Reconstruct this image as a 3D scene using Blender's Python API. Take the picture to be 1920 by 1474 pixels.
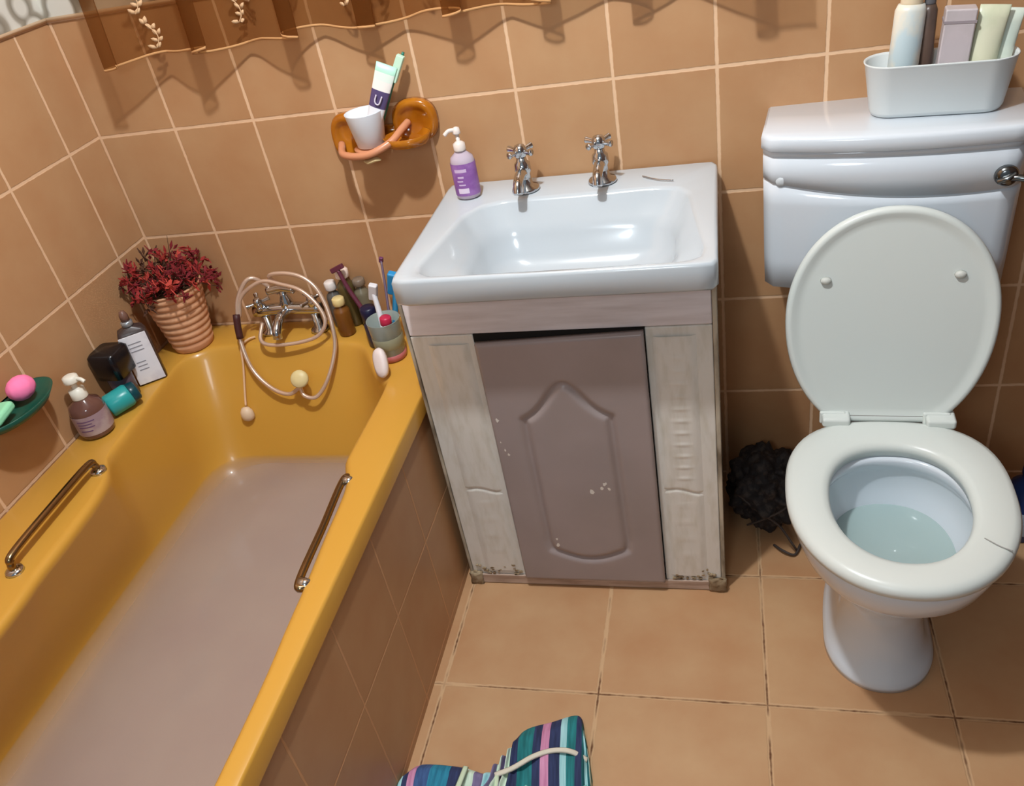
import bpy, bmesh, math, random
from mathutils import Vector, Matrix, Euler
random.seed(7)
PI = math.pi
C = bpy.context.scene.collection
for o in list(bpy.data.objects): bpy.data.objects.remove(o)

# ------------------------------------------------------------------ camera
cam = bpy.data.objects.new('camera', bpy.data.cameras.new('camera')); C.objects.link(cam)
cam.location = (1.41625, -1.72440, 1.52473)
cam.rotation_euler = (0.965655, 0.164177, 0.193382)
cam.data.sensor_width = 36; cam.data.lens = 1584.08 / 1920 * 36
cam.data.clip_start = .02
bpy.context.scene.camera = cam
# ------------------------------------------------------------------ world and light
w = bpy.data.worlds.new('world'); bpy.context.scene.world = w; w.use_nodes = True
bg = w.node_tree.nodes['Background']; bg.inputs[0].default_value = (.74, .88, 1, 1); bg.inputs[1].default_value = .24
lp = bpy.data.lights.new('ceiling_bulb', 'POINT'); lp.energy = 88; lp.shadow_soft_size = .035; lp.color = (.93, .97, 1)
lo = bpy.data.objects.new('ceiling_bulb', lp); C.objects.link(lo); lo.location = (1.02, -.85, 2.3)
lq = bpy.data.lights.new('front_fill_light', 'POINT'); lq.energy = 24; lq.shadow_soft_size = .16; lq.color = (.84, .94, 1)  # soft fill light added behind the camera to brighten front faces
lr_ = bpy.data.objects.new('front_fill_light', lq); C.objects.link(lr_); lr_.location = (1.15, -2.15, 1.75)
vs = bpy.context.scene.view_settings
vs.view_transform = 'Standard'; vs.look = 'None'; vs.gamma = 1; vs.exposure = 0.0; vs.use_curve_mapping = False

# ------------------------------------------------------------------ materials
def lin(c):
    return tuple(((v/255)/12.92 if v/255 <= .04045 else ((v/255+.055)/1.055)**2.4) for v in c) + (1,)
MATS = {}
def M(name, col, rough=.5, metal=0, spec=.5, trans=0, alpha=1, noise=None, bump=None, coat=0, ior=1.45):
    if name in MATS: return MATS[name]
    m = bpy.data.materials.new(name); m.use_nodes = True; MATS[name] = m
    nt = m.node_tree; b = nt.nodes['Principled BSDF']
    b.inputs['Base Color'].default_value = lin(col); b.inputs['Roughness'].default_value = rough
    b.inputs['Metallic'].default_value = metal; b.inputs['Specular IOR Level'].default_value = spec
    b.inputs['Transmission Weight'].default_value = trans; b.inputs['Alpha'].default_value = alpha
    b.inputs['Coat Weight'].default_value = coat; b.inputs['IOR'].default_value = ior
    tc = nt.nodes.new('ShaderNodeTexCoord')
    if noise:   # (colour2, scale, (sx,sy,sz), lo, hi)
        c2, sc, st, a, bb = noise
        mp = nt.nodes.new('ShaderNodeMapping'); mp.inputs['Scale'].default_value = st
        nt.links.new(tc.outputs['Object'], mp.inputs[0])
        nz = nt.nodes.new('ShaderNodeTexNoise'); nz.inputs['Scale'].default_value = sc; nz.inputs['Detail'].default_value = 5
        nt.links.new(mp.outputs[0], nz.inputs['Vector'])
        mr = nt.nodes.new('ShaderNodeMapRange'); mr.inputs[1].default_value = a; mr.inputs[2].default_value = bb
        nt.links.new(nz.outputs[0], mr.inputs[0])
        mx = nt.nodes.new('ShaderNodeMix'); mx.data_type = 'RGBA'; mx.inputs[6].default_value = lin(col); mx.inputs[7].default_value = lin(c2)
        nt.links.new(mr.outputs[0], mx.inputs[0]); nt.links.new(mx.outputs[2], b.inputs['Base Color'])
    if bump:    # (scale, strength, distance, (sx,sy,sz))
        mp = nt.nodes.new('ShaderNodeMapping'); mp.inputs['Scale'].default_value = bump[3]
        nt.links.new(tc.outputs['Object'], mp.inputs[0])
        nz = nt.nodes.new('ShaderNodeTexNoise'); nz.inputs['Scale'].default_value = bump[0]; nz.inputs['Detail'].default_value = 4
        nt.links.new(mp.outputs[0], nz.inputs['Vector'])
        bp = nt.nodes.new('ShaderNodeBump'); bp.inputs['Strength'].default_value = bump[1]; bp.inputs['Distance'].default_value = bump[2]
        nt.links.new(nz.outputs[0], bp.inputs['Height']); nt.links.new(bp.outputs[0], b.inputs['Normal'])
    return m

def tile_mat(name, axes, tw, th, u0, v0, ca, cb, cg, gw, rough=.38, dark=None, soft=.35):
    m = bpy.data.materials.new(name); m.use_nodes = True; nt = m.node_tree; N = nt.nodes; L = nt.links
    b = N['Principled BSDF']
    g = N.new('ShaderNodeNewGeometry'); sx = N.new('ShaderNodeSeparateXYZ'); L.new(g.outputs['Position'], sx.inputs[0])
    def mth(op, a, bb=None, c=None):
        n = N.new('ShaderNodeMath'); n.operation = op
        for i, v in enumerate((a, bb, c)):
            if v is None: continue
            if isinstance(v, (int, float)): n.inputs[i].default_value = v
            else: L.new(v, n.inputs[i])
        return n.outputs[0]
    ds = []; ids = []
    for ax, s, o in ((axes[0], tw, u0), (axes[1], th, v0)):
        t = mth('DIVIDE', mth('SUBTRACT', sx.outputs[ax], o), s)
        ids.append(mth('FLOOR', t))
        f = mth('FRACT', t)
        ds.append(mth('MULTIPLY', mth('MINIMUM', f, mth('SUBTRACT', 1, f)), s))
    d = mth('MINIMUM', ds[0], ds[1])
    wob = N.new('ShaderNodeTexNoise'); wob.inputs['Scale'].default_value = 60; L.new(g.outputs['Position'], wob.inputs['Vector'])
    d2 = mth('ADD', d, mth('MULTIPLY', mth('SUBTRACT', wob.outputs[0], .5), gw*.5))
    mr = N.new('ShaderNodeMapRange'); mr.interpolation_type = 'SMOOTHSTEP'
    mr.inputs[1].default_value = gw*.5*(1-soft); mr.inputs[2].default_value = gw*.5*(1+soft); mr.inputs[3].default_value = 1; mr.inputs[4].default_value = 0
    L.new(d2, mr.inputs[0]); mask = mr.outputs[0]
    cx = N.new('ShaderNodeCombineXYZ'); L.new(ids[0], cx.inputs[0]); L.new(ids[1], cx.inputs[1])
    wn = N.new('ShaderNodeTexWhiteNoise'); L.new(cx.outputs[0], wn.inputs['Vector'])
    nz = N.new('ShaderNodeTexNoise'); nz.inputs['Scale'].default_value = 7; nz.inputs['Detail'].default_value = 4; nz.inputs['Roughness'].default_value = .55
    L.new(g.outputs['Position'], nz.inputs['Vector'])
    f = mth('ADD', mth('MULTIPLY', mth('SUBTRACT', nz.outputs[0], .5), 1.5), mth('ADD', mth('MULTIPLY', wn.outputs[0], .3), .35))
    mx = N.new('ShaderNodeMix'); mx.data_type = 'RGBA'; mx.inputs[6].default_value = lin(ca); mx.inputs[7].default_value = lin(cb); L.new(f, mx.inputs[0]); mx.clamp_factor = True
    gcol = None
    if dark:   # dirty line down the middle of the joint
        n2 = N.new('ShaderNodeTexNoise'); n2.inputs['Scale'].default_value = 9; L.new(g.outputs['Position'], n2.inputs['Vector'])
        mr2 = N.new('ShaderNodeMapRange'); mr2.inputs[1].default_value = 0; mr2.inputs[2].default_value = gw*.32; mr2.inputs[3].default_value = 1; mr2.inputs[4].default_value = 0
        L.new(d2, mr2.inputs[0])
        mr3 = N.new('ShaderNodeMapRange'); mr3.inputs[1].default_value = .38; mr3.inputs[2].default_value = .55; L.new(n2.outputs[0], mr3.inputs[0])
        k = mth('MULTIPLY', mr2.outputs[0], mr3.outputs[0])
        mg = N.new('ShaderNodeMix'); mg.data_type = 'RGBA'; mg.inputs[6].default_value = lin(cg); mg.inputs[7].default_value = lin(dark); L.new(k, mg.inputs[0]); gcol = mg.outputs[2]
    m2 = N.new('ShaderNodeMix'); m2.data_type = 'RGBA'; L.new(mask, m2.inputs[0]); L.new(mx.outputs[2], m2.inputs[6])
    if gcol: L.new(gcol, m2.inputs[7])
    else: m2.inputs[7].default_value = lin(cg)
    L.new(m2.outputs[2], b.inputs['Base Color'])
    rr = N.new('ShaderNodeMapRange'); rr.inputs[3].default_value = rough; rr.inputs[4].default_value = .8; L.new(mask, rr.inputs[0]); L.new(rr.outputs[0], b.inputs['Roughness'])
    bp = N.new('ShaderNodeBump'); bp.inputs['Strength'].default_value = .5; bp.inputs['Distance'].default_value = .0015
    h = mth('ADD', mth('MULTIPLY', mask, -1), mth('MULTIPLY', nz.outputs[0], .5)); L.new(h, bp.inputs['Height']); L.new(bp.outputs[0], b.inputs['Normal'])
    b.inputs['Specular IOR Level'].default_value = .35
    return m

CERAMIC = M('white_ceramic', (214, 222, 230), .12, coat=.3)
BASIN = M('basin_ceramic', (190, 198, 204), .15, coat=.3)
PLASTIC = M('white_plastic', (212, 218, 214), .3)
CHROME = M('chrome', (200, 202, 205), .12, 1)
GOLDTUB = M('mustard_acrylic', (204, 152, 62), .28, coat=.15)

# ------------------------------------------------------------------ mesh helpers
def obj(name, bm, mat, parent=None, loc=(0, 0, 0), rot=(0, 0, 0), smooth=True, world=False, bevel=0, subsurf=0, label=None, auto=None):
    me = bpy.data.meshes.new(name)
    if isinstance(bm, bmesh.types.BMesh):
        bmesh.ops.recalc_face_normals(bm, faces=bm.faces); bm.to_mesh(me); bm.free()
    else: me = bm
    o = bpy.data.objects.new(name, me); C.objects.link(o)
    for mm in (mat if isinstance(mat, (list, tuple)) else [mat]): me.materials.append(mm)
    if smooth:
        for p in me.polygons: p.use_smooth = True
    if parent:
        o.parent = parent
        if world: loc = Vector(loc) - Vector(parent.location)
    o.location = loc; o.rotation_euler = rot
    if bevel:
        md = o.modifiers.new('bevel', 'BEVEL'); md.width = bevel; md.segments = 3; md.limit_method = 'ANGLE'; md.angle_limit = .6
        for p in me.polygons: p.use_smooth = True
        md.harden_normals = True
    if subsurf:
        md = o.modifiers.new('sub', 'SUBSURF'); md.levels = subsurf; md.render_levels = subsurf
    if auto:
        md = o.modifiers.new('es', 'EDGE_SPLIT'); md.split_angle = auto
    if label: o['label'] = label
    return o
def tag(o, label, cat, group=None, kind=None):
    o['label'] = label; o['category'] = cat
    if group: o['group'] = group
    if kind: o['kind'] = kind
    return o
def thing(name, label, cat, loc=(0, 0, 0), rot=(0, 0, 0), group=None, kind=None):
    o = bpy.data.objects.new(name, None); C.objects.link(o); o.location = loc; o.rotation_euler = rot; o.empty_display_size = .03
    return tag(o, label, cat, group, kind)
def box(bm, x0, x1, y0, y1, z0, z1, mi=0):
    vs_ = [bm.verts.new(p) for p in ((x0,y0,z0),(x1,y0,z0),(x1,y1,z0),(x0,y1,z0),(x0,y0,z1),(x1,y0,z1),(x1,y1,z1),(x0,y1,z1))]
    for f in ((0,3,2,1),(4,5,6,7),(0,1,5,4),(1,2,6,5),(2,3,7,6),(3,0,4,7)):
        bm.faces.new([vs_[i] for i in f]).material_index = mi
    return bm
def B(*a): return box(bmesh.new(), *a)
def loft(bm, rings, cap0=False, cap1=False, mi=0, closed=True):
    R_ = [[bm.verts.new(p) for p in r] for r in rings]
    n = len(R_[0])
    for a, b in zip(R_, R_[1:]):
        for i in range(n if closed else n-1):
            j = (i+1) % n
            bm.faces.new((a[i], a[j], b[j], b[i])).material_index = mi
    for c, r in ((cap0, R_[0]), (cap1, R_[-1])):
        if c:
            ce = Vector((0,0,0))
            for v in r: ce += v.co
            cv = bm.verts.new(ce/n)
            for i in range(n): bm.faces.new((r[i], r[(i+1) % n], cv)).material_index = mi
    return bm
def lathe(prof, n=32, sx=1, sy=1, bm=None, off=(0,0,0), mi=0, cap=True):
    bm = bm or bmesh.new()
    rings = [[(r*sx*math.cos(2*PI*i/n)+off[0], r*sy*math.sin(2*PI*i/n)+off[1], z+off[2]) for i in range(n)] for r, z in prof]
    return loft(bm, rings, cap, cap, mi)
def smooth_pts(pts, k=8, closed=False):
    P = [Vector(p) for p in pts]; out = []
    n = len(P)
    if n < 3: return P
    rng = range(n) if closed else range(n-1)
    for i in rng:
        p0 = P[(i-1) % n] if closed or i > 0 else P[0]*2-P[1]
        p1 = P[i]; p2 = P[(i+1) % n]
        p3 = P[(i+2) % n] if closed or i+2 < n else P[-1]*2-P[-2]
        for j in range(k):
            t = j/k
            out.append(.5*((2*p1)+(-p0+p2)*t+(2*p0-5*p1+4*p2-p3)*t*t+(-p0+3*p1-3*p2+p3)*t**3))
    if not closed: out.append(P[-1])
    return out
def tube(pts, r, n=10, bm=None, k=8, closed=False, mi=0, rr=None):
    bm = bm or bmesh.new()
    P = smooth_pts(pts, k, closed) if k > 1 else [Vector(p) for p in pts]
    m = len(P); rings = []; nrm = None
    for i, p in enumerate(P):
        t = (P[(i+1) % m]-P[i-1]) if closed else (P[min(i+1, m-1)]-P[max(i-1, 0)])
        t.normalize()
        if nrm is None:
            a = Vector((0,0,1)) if abs(t.z) < .9 else Vector((1,0,0)); nrm = t.cross(a).normalized()
        nrm = (nrm - t*nrm.dot(t)).normalized(); b = t.cross(nrm)
        ra = r if rr is None else rr(i/(m-1))*r
        rings.append([p+(nrm*math.cos(2*PI*j/n)+b*math.sin(2*PI*j/n))*ra for j in range(n)])
    if closed: rings.append(rings[0])
    return loft(bm, rings, not closed, not closed, mi)
def ray_outline(poly, c, n=128):
    """sample a closed polygon by rays from c"""
    out = []; P = [Vector((p[0]-c[0], p[1]-c[1])) for p in poly]
    for i in range(n):
        a = 2*PI*i/n; d = Vector((math.cos(a), math.sin(a))); best = None
        for p, q in zip(P, P[1:]+P[:1]):
            e = q-p; den = d.x*e.y-d.y*e.x
            if abs(den) < 1e-12: continue
            t = (p.x*e.y-p.y*e.x)/den; s = (p.x*d.y-p.y*d.x)/den
            if t > 0 and -1e-6 <= s <= 1+1e-6: best = t if best is None else max(best, t)
        out.append((c[0]+d.x*best, c[1]+d.y*best))
    return out
def rrect(x0, x1, y0, y1, r, k=6):
    pts = []
    for cx, cy, a0 in ((x1-r, y1-r, 0), (x0+r, y1-r, PI/2), (x0+r, y0+r, PI), (x1-r, y0+r, 3*PI/2)):
        for i in range(k+1):
            a = a0+PI/2*i/k; pts.append((cx+r*math.cos(a), cy+r*math.sin(a)))
    return pts
def lerp(a, b, t): return a+(b-a)*t
def ring(poly, z): return [(p[0], p[1], z) for p in poly]
def mixp(A, Bp, t): return [(lerp(a[0], b[0], t), lerp(a[1], b[1], t)) for a, b in zip(A, Bp)]

# ------------------------------------------------------------------ room
TA, TB, TG = (190, 150, 110), (175, 127, 87), (224, 186, 150)
RX, FY, CZ = 2.36, -2.3, 2.5
tb = tile_mat('back_wall_tiles', (0, 2), .2, .2562, .2068, 1.058, TA, TB, TG, .0065)
tl = tile_mat('left_wall_tiles', (1, 2), .2, .2562, -.111, 1.058, TA, TB, TG, .0065)
tp = tile_mat('bath_panel_tiles', (1, 2), .2, .2562, -.315, .277, TA, TB, (208, 162, 120), .005)
tf = tile_mat('floor_tiles', (0, 1), .3375, .3375, .8003, -.6688, (198, 160, 120), (182, 134, 94), (204, 166, 126), .009, .42, dark=(96, 56, 30))
def struct(name, bm, m): o = obj(name, bm, m, smooth=False); o['kind'] = 'structure'; return o
struct('floor', B(-.1, RX+.1, FY, .1, -.1, 0), tf)
struct('wall_back', B(-.1, RX+.1, 0, .1, 0, CZ), tb)
struct('wall_left', B(-.1, 0, FY, 0, 0, CZ), tl)
struct('wall_right', B(RX, RX+.1, FY, 0, 0, CZ), M('bounce_cut_brown', (74, 52, 42), .7))  # unseen wall, coloured dark to cut bounced light on this side
struct('ceiling', B(-.1, RX+.1, FY, .1, CZ, CZ+.1), M('ceiling_paint', (150, 146, 140), .9))

# ------------------------------------------------------------------ bathtub
ZR = .545; NT = 160
tub = thing('bathtub', 'mustard yellow acrylic bathtub along the left wall, part filled with murky water', 'bathtub', (.39, -.9, 0))
TC = (.40, -.80)
outer = [(.004, -.004), (.782, -.004), (.782, -1.74), (.004, -1.74)]
outer_r = ray_outline(rrect(.004, .783, -1.74, -.004, .012, 3), TC, NT)
inner = [(.093, -.19), (.100, -.155), (.131, -.125), (.179, -.108), (.302, -.104), (.45, -.107), (.533, -.113), (.58, -.14), (.640, -.235), (.672, -.27), (.69, -.30),
         (.691, -.53), (.697, -.565), (.716, -.61), (.724, -.66), (.730, -.76), (.738, -.87), (.742, -.97), (.747, -1.06), (.749, -1.2),
         (.745, -1.45), (.70, -1.58), (.60, -1.64), (.30, -1.64), (.22, -1.58), (.20, -1.45), (.208, -1.10), (.202, -.96), (.190, -.87), (.184, -.76), (.176, -.66), (.158, -.59), (.124, -.535), (.110, -.40)]
inner_r = ray_outline([tuple(p[:2]) for p in smooth_pts([(a, b, 0) for a, b in inner], 5, True)], TC, NT)
def off_in(poly, d):   # move a ring towards the centre by d
    o = []
    for p in poly:
        v = Vector((TC[0]-p[0], TC[1]-p[1])); l = v.length; o.append((p[0]+v.x/l*d, p[1]+v.y/l*d))
    return o
mid_r = ray_outline(rrect(.138, .680, -1.56, -.235, .09, 8), TC, NT)
low_r = ray_outline(rrect(.225, .640, -1.50, -.295, .10, 8), TC, NT)
bot_r = ray_outline(rrect(.35, .585, -1.42, -.37, .09, 8), TC, NT)
def wall_prof():
    """rings from just under the rim down to the bottom: (ring, z)"""
    A = off_in(inner_r, .012)
    key = [(A, .533), (mixp(A, mid_r, .5), .42), (mid_r, .29), (mixp(mid_r, low_r, .45), .240), (low_r, .190), (bot_r, .128)]
    out = []
    for i in range(len(key)-1):
        (p1, z1), (p2, z2) = key[i], key[i+1]
        (p0, z0) = key[max(i-1, 0)]; (p3, z3) = key[min(i+2, len(key)-1)]
        for k in range(6):
            t = k/6
            def cr(a, b, c, d): return .5*((2*b)+(-a+c)*t+(2*a-5*b+4*c-d)*t*t+(-a+3*b-3*c+d)*t**3)
            out.append(([(cr(a[0], b[0], c[0], d[0]), cr(a[1], b[1], c[1], d[1])) for a, b, c, d in zip(p0, p1, p2, p3)], cr(z0, z1, z2, z3)))
    out.append(key[-1]); return out
WP = wall_prof()
bm = bmesh.new()
o2 = off_in(outer_r, .006)
rings = [ring(outer_r, .500), ring(outer_r, ZR-.006), ring(mixp(outer_r, o2, .4), ZR-.0015), ring(o2, ZR), ring(off_in(inner_r, -.006), ZR), ring(inner_r, ZR-.001), ring(off_in(inner_r, .006), ZR-.004)]
rings += [ring(p, z) for p, z in WP]
loft(bm, rings, False, True)
obj('tub_shell', bm, GOLDTUB, tub, world=True)
def rail(pts, name, posts):
    r = obj(name, tube(pts, .0085, 12, k=10), CHROME, tub, world=True)
    return r
# grip rails, each with two end mounts
def grip(P0, P1, side):
    d = (P1-P0).normalized(); s = Vector((side, 0, 0))
    pts = [P0+Vector((0,0,-.020)), P0+Vector((0,0,-.004))+d*.002, P0+d*.018+Vector((0,0,.008)), lerp(P0, P1, .5)+Vector((0,0,.010)), P1-d*.018+Vector((0,0,.008)), P1-d*.002+Vector((0,0,-.004)), P1+Vector((0,0,-.020))]
    g = obj('grab_rail', tube(pts, .0075, 12, k=8), M('rail_steel', (150, 128, 96), .22, 1), tub, world=True, label='chrome grab rail')
    for P in (P0, P1):
        obj('rail_mount', lathe([(.004, -.0), (.017, 0), (.016, .006), (.009, .009)], 20), CHROME, g, loc=(P.x, P.y, ZR))
grip(Vector((.150, -.872, ZR+.0225)), Vector((.140, -.594, ZR+.0225)), 0)
def grip_side(P0, P1):   # rail on the inner face of the rolled rim, held off it by two stubs
    g = obj('grab_rail', tube([P0+Vector((.016,.006,-.004)), P0, lerp(P0, P1, .5), P1, P1+Vector((.016,-.006,-.004))], .0070, 12, k=8), M('rail_steel', (150,128,96), .22, 1), tub, world=True, label='chrome grab rail')
    for P in (P0, P1):
        obj('rail_mount', tube([P, P+Vector((.022, 0, -.006))], .011, 14, k=1), CHROME, g)
grip_side(Vector((.700, -.612, ZR-.006)), Vector((.716, -.868, ZR-.006)))
# murky water: denser the deeper it gets
ZW = .29
wat = bmesh.new(); dl = wat.verts.layers.float.new('depth')
wr = [(p, z) for p, z in WP if z < ZW-.001]
# first ring on the water line itself
first = [(mid_r, ZW)] + wr
prev = None
for p, z in first:
    cur = []
    for q in p:
        v = wat.verts.new((q[0], q[1], ZW)); v[dl] = ZW-z; cur.append(v)
    if prev:
        for i in range(NT): wat.faces.new((prev[i], prev[(i+1) % NT], cur[(i+1) % NT], cur[i]))
    prev = cur
cv = wat.verts.new((.44, -.85, ZW)); cv[dl] = ZW-.128
for i in range(NT): wat.faces.new((prev[i], prev[(i+1) % NT], cv))
mw = bpy.data.materials.new('murky_water'); mw.use_nodes = True; nt = mw.node_tree; N = nt.nodes; b = N['Principled BSDF']
at = N.new('ShaderNodeAttribute'); at.attribute_name = 'depth'
e1 = N.new('ShaderNodeMath'); e1.operation = 'MULTIPLY'; e1.inputs[1].default_value = -13; nt.links.new(at.outputs['Fac'], e1.inputs[0])
e2 = N.new('ShaderNodeMath'); e2.operation = 'EXPONENT'; nt.links.new(e1.outputs[0], e2.inputs[0])
e3 = N.new('ShaderNodeMath'); e3.operation = 'SUBTRACT'; e3.inputs[0].default_value = 1; nt.links.new(e2.outputs[0], e3.inputs[1])
nz = N.new('ShaderNodeTexNoise'); nz.inputs['Scale'].default_value = 5; nz.inputs['Detail'].default_value = 3
g = N.new('ShaderNodeNewGeometry'); nt.links.new(g.outputs['Position'], nz.inputs['Vector'])
mx = N.new('ShaderNodeMix'); mx.data_type = 'RGBA'; mx.inputs[6].default_value = lin((176, 160, 148)); mx.inputs[7].default_value = lin((162, 142, 136)); nt.links.new(nz.outputs[0], mx.inputs[0])
nt.links.new(mx.outputs[2], b.inputs['Base Color']); nt.links.new(e3.outputs[0], b.inputs['Alpha'])
b.inputs['Roughness'].default_value = .06; b.inputs['IOR'].default_value = 1.33
bp = N.new('ShaderNodeBump'); bp.inputs['Strength'].default_value = .15; bp.inputs['Distance'].default_value = .002
n3 = N.new('ShaderNodeTexNoise'); n3.inputs['Scale'].default_value = 14; nt.links.new(g.outputs['Position'], n3.inputs['Vector']); nt.links.new(n3.outputs[0], bp.inputs['Height']); nt.links.new(bp.outputs[0], b.inputs['Normal'])
tag(obj('bath_water', wat, mw), 'murky grey brown water filling the yellow bathtub', 'water', kind='stuff')
# tiled panel in front of the tub
panel = obj('bath_panel', B(.760, .777, -1.74, -.005, 0, .4985), tp, smooth=False)
tag(panel, 'terracotta tiled panel boxing in the side of the yellow bathtub', 'bath panel', kind='structure')

# ------------------------------------------------------------------ vanity cabinet
wood_v = M('worn_wood_upright', (212, 206, 196), .55, noise=((190, 178, 162), 7, (9, 9, 1.2), .45, .8), bump=(9, .15, .002, (9, 9, 1)))
wood_h = M('worn_wood_level', (232, 224, 226), .5, noise=((214, 204, 204), 7, (1.0, 9, 9), .40, .72), bump=(9, .25, .002, (1, 9, 9)))
stile_m = M('stile_wood', (226, 222, 214), .55, noise=((208, 202, 188), 11, (6, 6, 1.5), .45, .8), bump=(14, .2, .002, (6, 6, 2)))
dirt = M('dirty_wood', (132, 108, 80), .9, noise=((168, 150, 122), 40, (1, 1, 1), .4, .6))
edge_m = M('dark_edge', (118, 104, 86), .8, noise=((190, 178, 158), 30, (1, 1, .3), .35, .6))
mauve = M('mauve_paint', (168, 154, 153), .28, noise=((154, 141, 138), 4, (1, 1, 1), .3, .7))
chip = M('chipped_paint', (226, 220, 212), .6)
van = thing('vanity_cabinet', 'worn off white wooden vanity cabinet with one mauve door, standing under the basin', 'cabinet', (1.097, -.19, 0))
YF = -.372
bm = bmesh.new()
box(bm, .803, .815, YF+.012, -.006, .004, .818); box(bm, 1.383, 1.395, YF+.012, -.006, .004, .818)
box(bm, .815, 1.383, -.02, -.008, .05, .818); box(bm, .815, 1.383, YF+.03, -.02, .05, .062)
obj('carcass', bm, wood_v, van, world=True, smooth=False, bevel=.0015)
obj('fascia', B(.803, 1.389, YF, YF+.014, .706, .818), wood_h, van, world=True, smooth=False, bevel=.003)
for x0, x1, lab in ((.803, .934, 'left'), (1.266, 1.389, 'right')):
    st = obj('stile', B(x0, x1, YF, YF+.014, .006, .7045), stile_m, van, world=True, smooth=False, bevel=.003)
    a, c = (x0+.034, x1-.012) if lab == 'left' else (x0+.012, x1-.030)
    # raised carved strip with a chain of shallow ribs and a joint at z=.30
    nx, nz_ = 14, 220; g = bmesh.new(); V = []
    for j in range(nz_+1):
        z = lerp(.045, .685, j/nz_); row = []
        for i in range(nx+1):
            u = i/nx; x = lerp(a, c, u); h = .004*min(1, min(u, 1-u)*7)
            if .33 < z < .66 and lab == 'right': h += .0015*math.exp(-((u-.55)/.16)**2)*max(0, math.sin(z*2*PI/.030))**2
            if .08 < z < .27: h += .0006*math.exp(-((u-.5)/.2)**2)*max(0, math.sin(z*2*PI/.05))
            h -= .0035*math.exp(-((z-.300-.006*math.sin(u*5))/.0030)**2)
            row.append(g.verts.new((x, YF-h, z)))
        V.append(row)
    for j in range(nz_):
        for i in range(nx): g.faces.new((V[j][i], V[j][i+1], V[j+1][i+1], V[j+1][i]))
    s = obj('carved_strip', g, stile_m, st)
obj('edge_strip', B(1.3895, 1.398, YF-.003, YF+.02, .004, .80), edge_m, van, world=True, smooth=False, bevel=.002, label='chipped dark edge strip')
obj('edge_strip', B(.796, .8025, YF-.002, YF+.02, .004, .79), edge_m, van, world=True, smooth=False, bevel=.002, label='chipped dark edge strip')
obj('kickboard', B(.815, 1.372, YF-.006, YF-.0005, .002, .030), M('kick_wood', (196, 172, 156), .6, noise=((160, 134, 116), 12, (1, 6, 6), .4, .7)), van, world=True, smooth=False, bevel=.002)
for (x0, x1, h) in ((.797, .826, .036), (1.362, 1.399, .040)):
    g = bmesh.new(); box(g, x0, x1, YF-.010, YF-.001, .001, h); bmesh.ops.subdivide_edges(g, edges=g.edges, cuts=4, use_grid_fill=True)
    for v in g.verts: v.co += Vector([random.uniform(-.002, .002) for _ in range(3)])
    for v in g.verts: v.co.z = max(v.co.z, .0008)
    obj('rotten_corner', g, dirt, van, world=True, label='rotten brown corner')
for (x0, x1, z0) in ((.805, .925, .033), (1.275, 1.385, .036)):   # crumbling paint along the foot of the stiles
    g = bmesh.new()
    for _ in range(20):
        x = random.uniform(x0, x1); z = z0+random.random()**2*.03; r = random.uniform(.002, .006)
        pts = [g.verts.new((x+r*math.cos(t)*random.uniform(.6, 1.3), YF-.0052, z+r*.6*math.sin(t)*random.uniform(.6, 1.3))) for t in [k*PI/3 for k in range(6)]]
        g.faces.new(pts)
        q = bmesh.ops.extrude_face_region(g, geom=[g.faces[-1] if False else pts[0].link_faces[0]])
        for e in q['geom']:
            if isinstance(e, bmesh.types.BMVert): e.co.y += .0055
    obj('peeling_paint', g, dirt, van, world=True, smooth=False, label='dirty peeling patches')
# door
arch = []
for k in range(25):
    t = k/24*2-1; x = t*.088
    z = .522 + .075*math.exp(-(t/.52)**2)-.012*abs(t)**3
    arch.append((1.097+x, z))
arch = arch[::-1]+[(1.008, .46), (1.009, .30), (1.011, .16), (1.016, .135)] + [(1.016+.170*k/10, .135-.030*math.sin(PI*k/10)) for k in range(1, 10)] + [(1.186, .135), (1.190, .16), (1.188, .30), (1.186, .46)]
def sd(px, pz):
    best = 9; ins = False
    n = len(arch)
    for i in range(n):
        ax, az = arch[i]; bx_, bz = arch[(i+1) % n]
        ex, ez = bx_-ax, bz-az; wx, wz = px-ax, pz-az
        t = max(0, min(1, (wx*ex+wz*ez)/(ex*ex+ez*ez))); dx, dz = wx-ex*t, wz-ez*t
        best = min(best, dx*dx+dz*dz)
        if (az > pz) != (bz > pz) and px < ex*(pz-az)/(bz-az)+ax: ins = not ins
    return (-1 if ins else 1)*math.sqrt(best)
door = None
X0, X1, Z0, Z1, YD = .9375, 1.2645, .032, .7025, YF-.018
g = bmesh.new(); nx, nz_ = 84, 150; V = []
for j in range(nz_+1):
    row = []
    for i in range(nx+1):
        x = lerp(X0, X1, i/nx); z = lerp(Z0, Z1, j/nz_); d = sd(x, z); zs = z-.012*(1-i/nx)*(j/nz_)
        h = .0080*math.exp(-(d/.0075)**2) - .0015*math.exp(-((d+.030)/.012)**2)*0
        e = min(x-X0, X1-x, z-Z0, Z1-z); h += .003*max(0, 1-e/.004)**2
        row.append(g.verts.new((x, YD+h, zs)))
    V.append(row)
for j in range(nz_):
    for i in range(nx): g.faces.new((V[j][i], V[j][i+1], V[j+1][i+1], V[j+1][i]))
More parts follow.
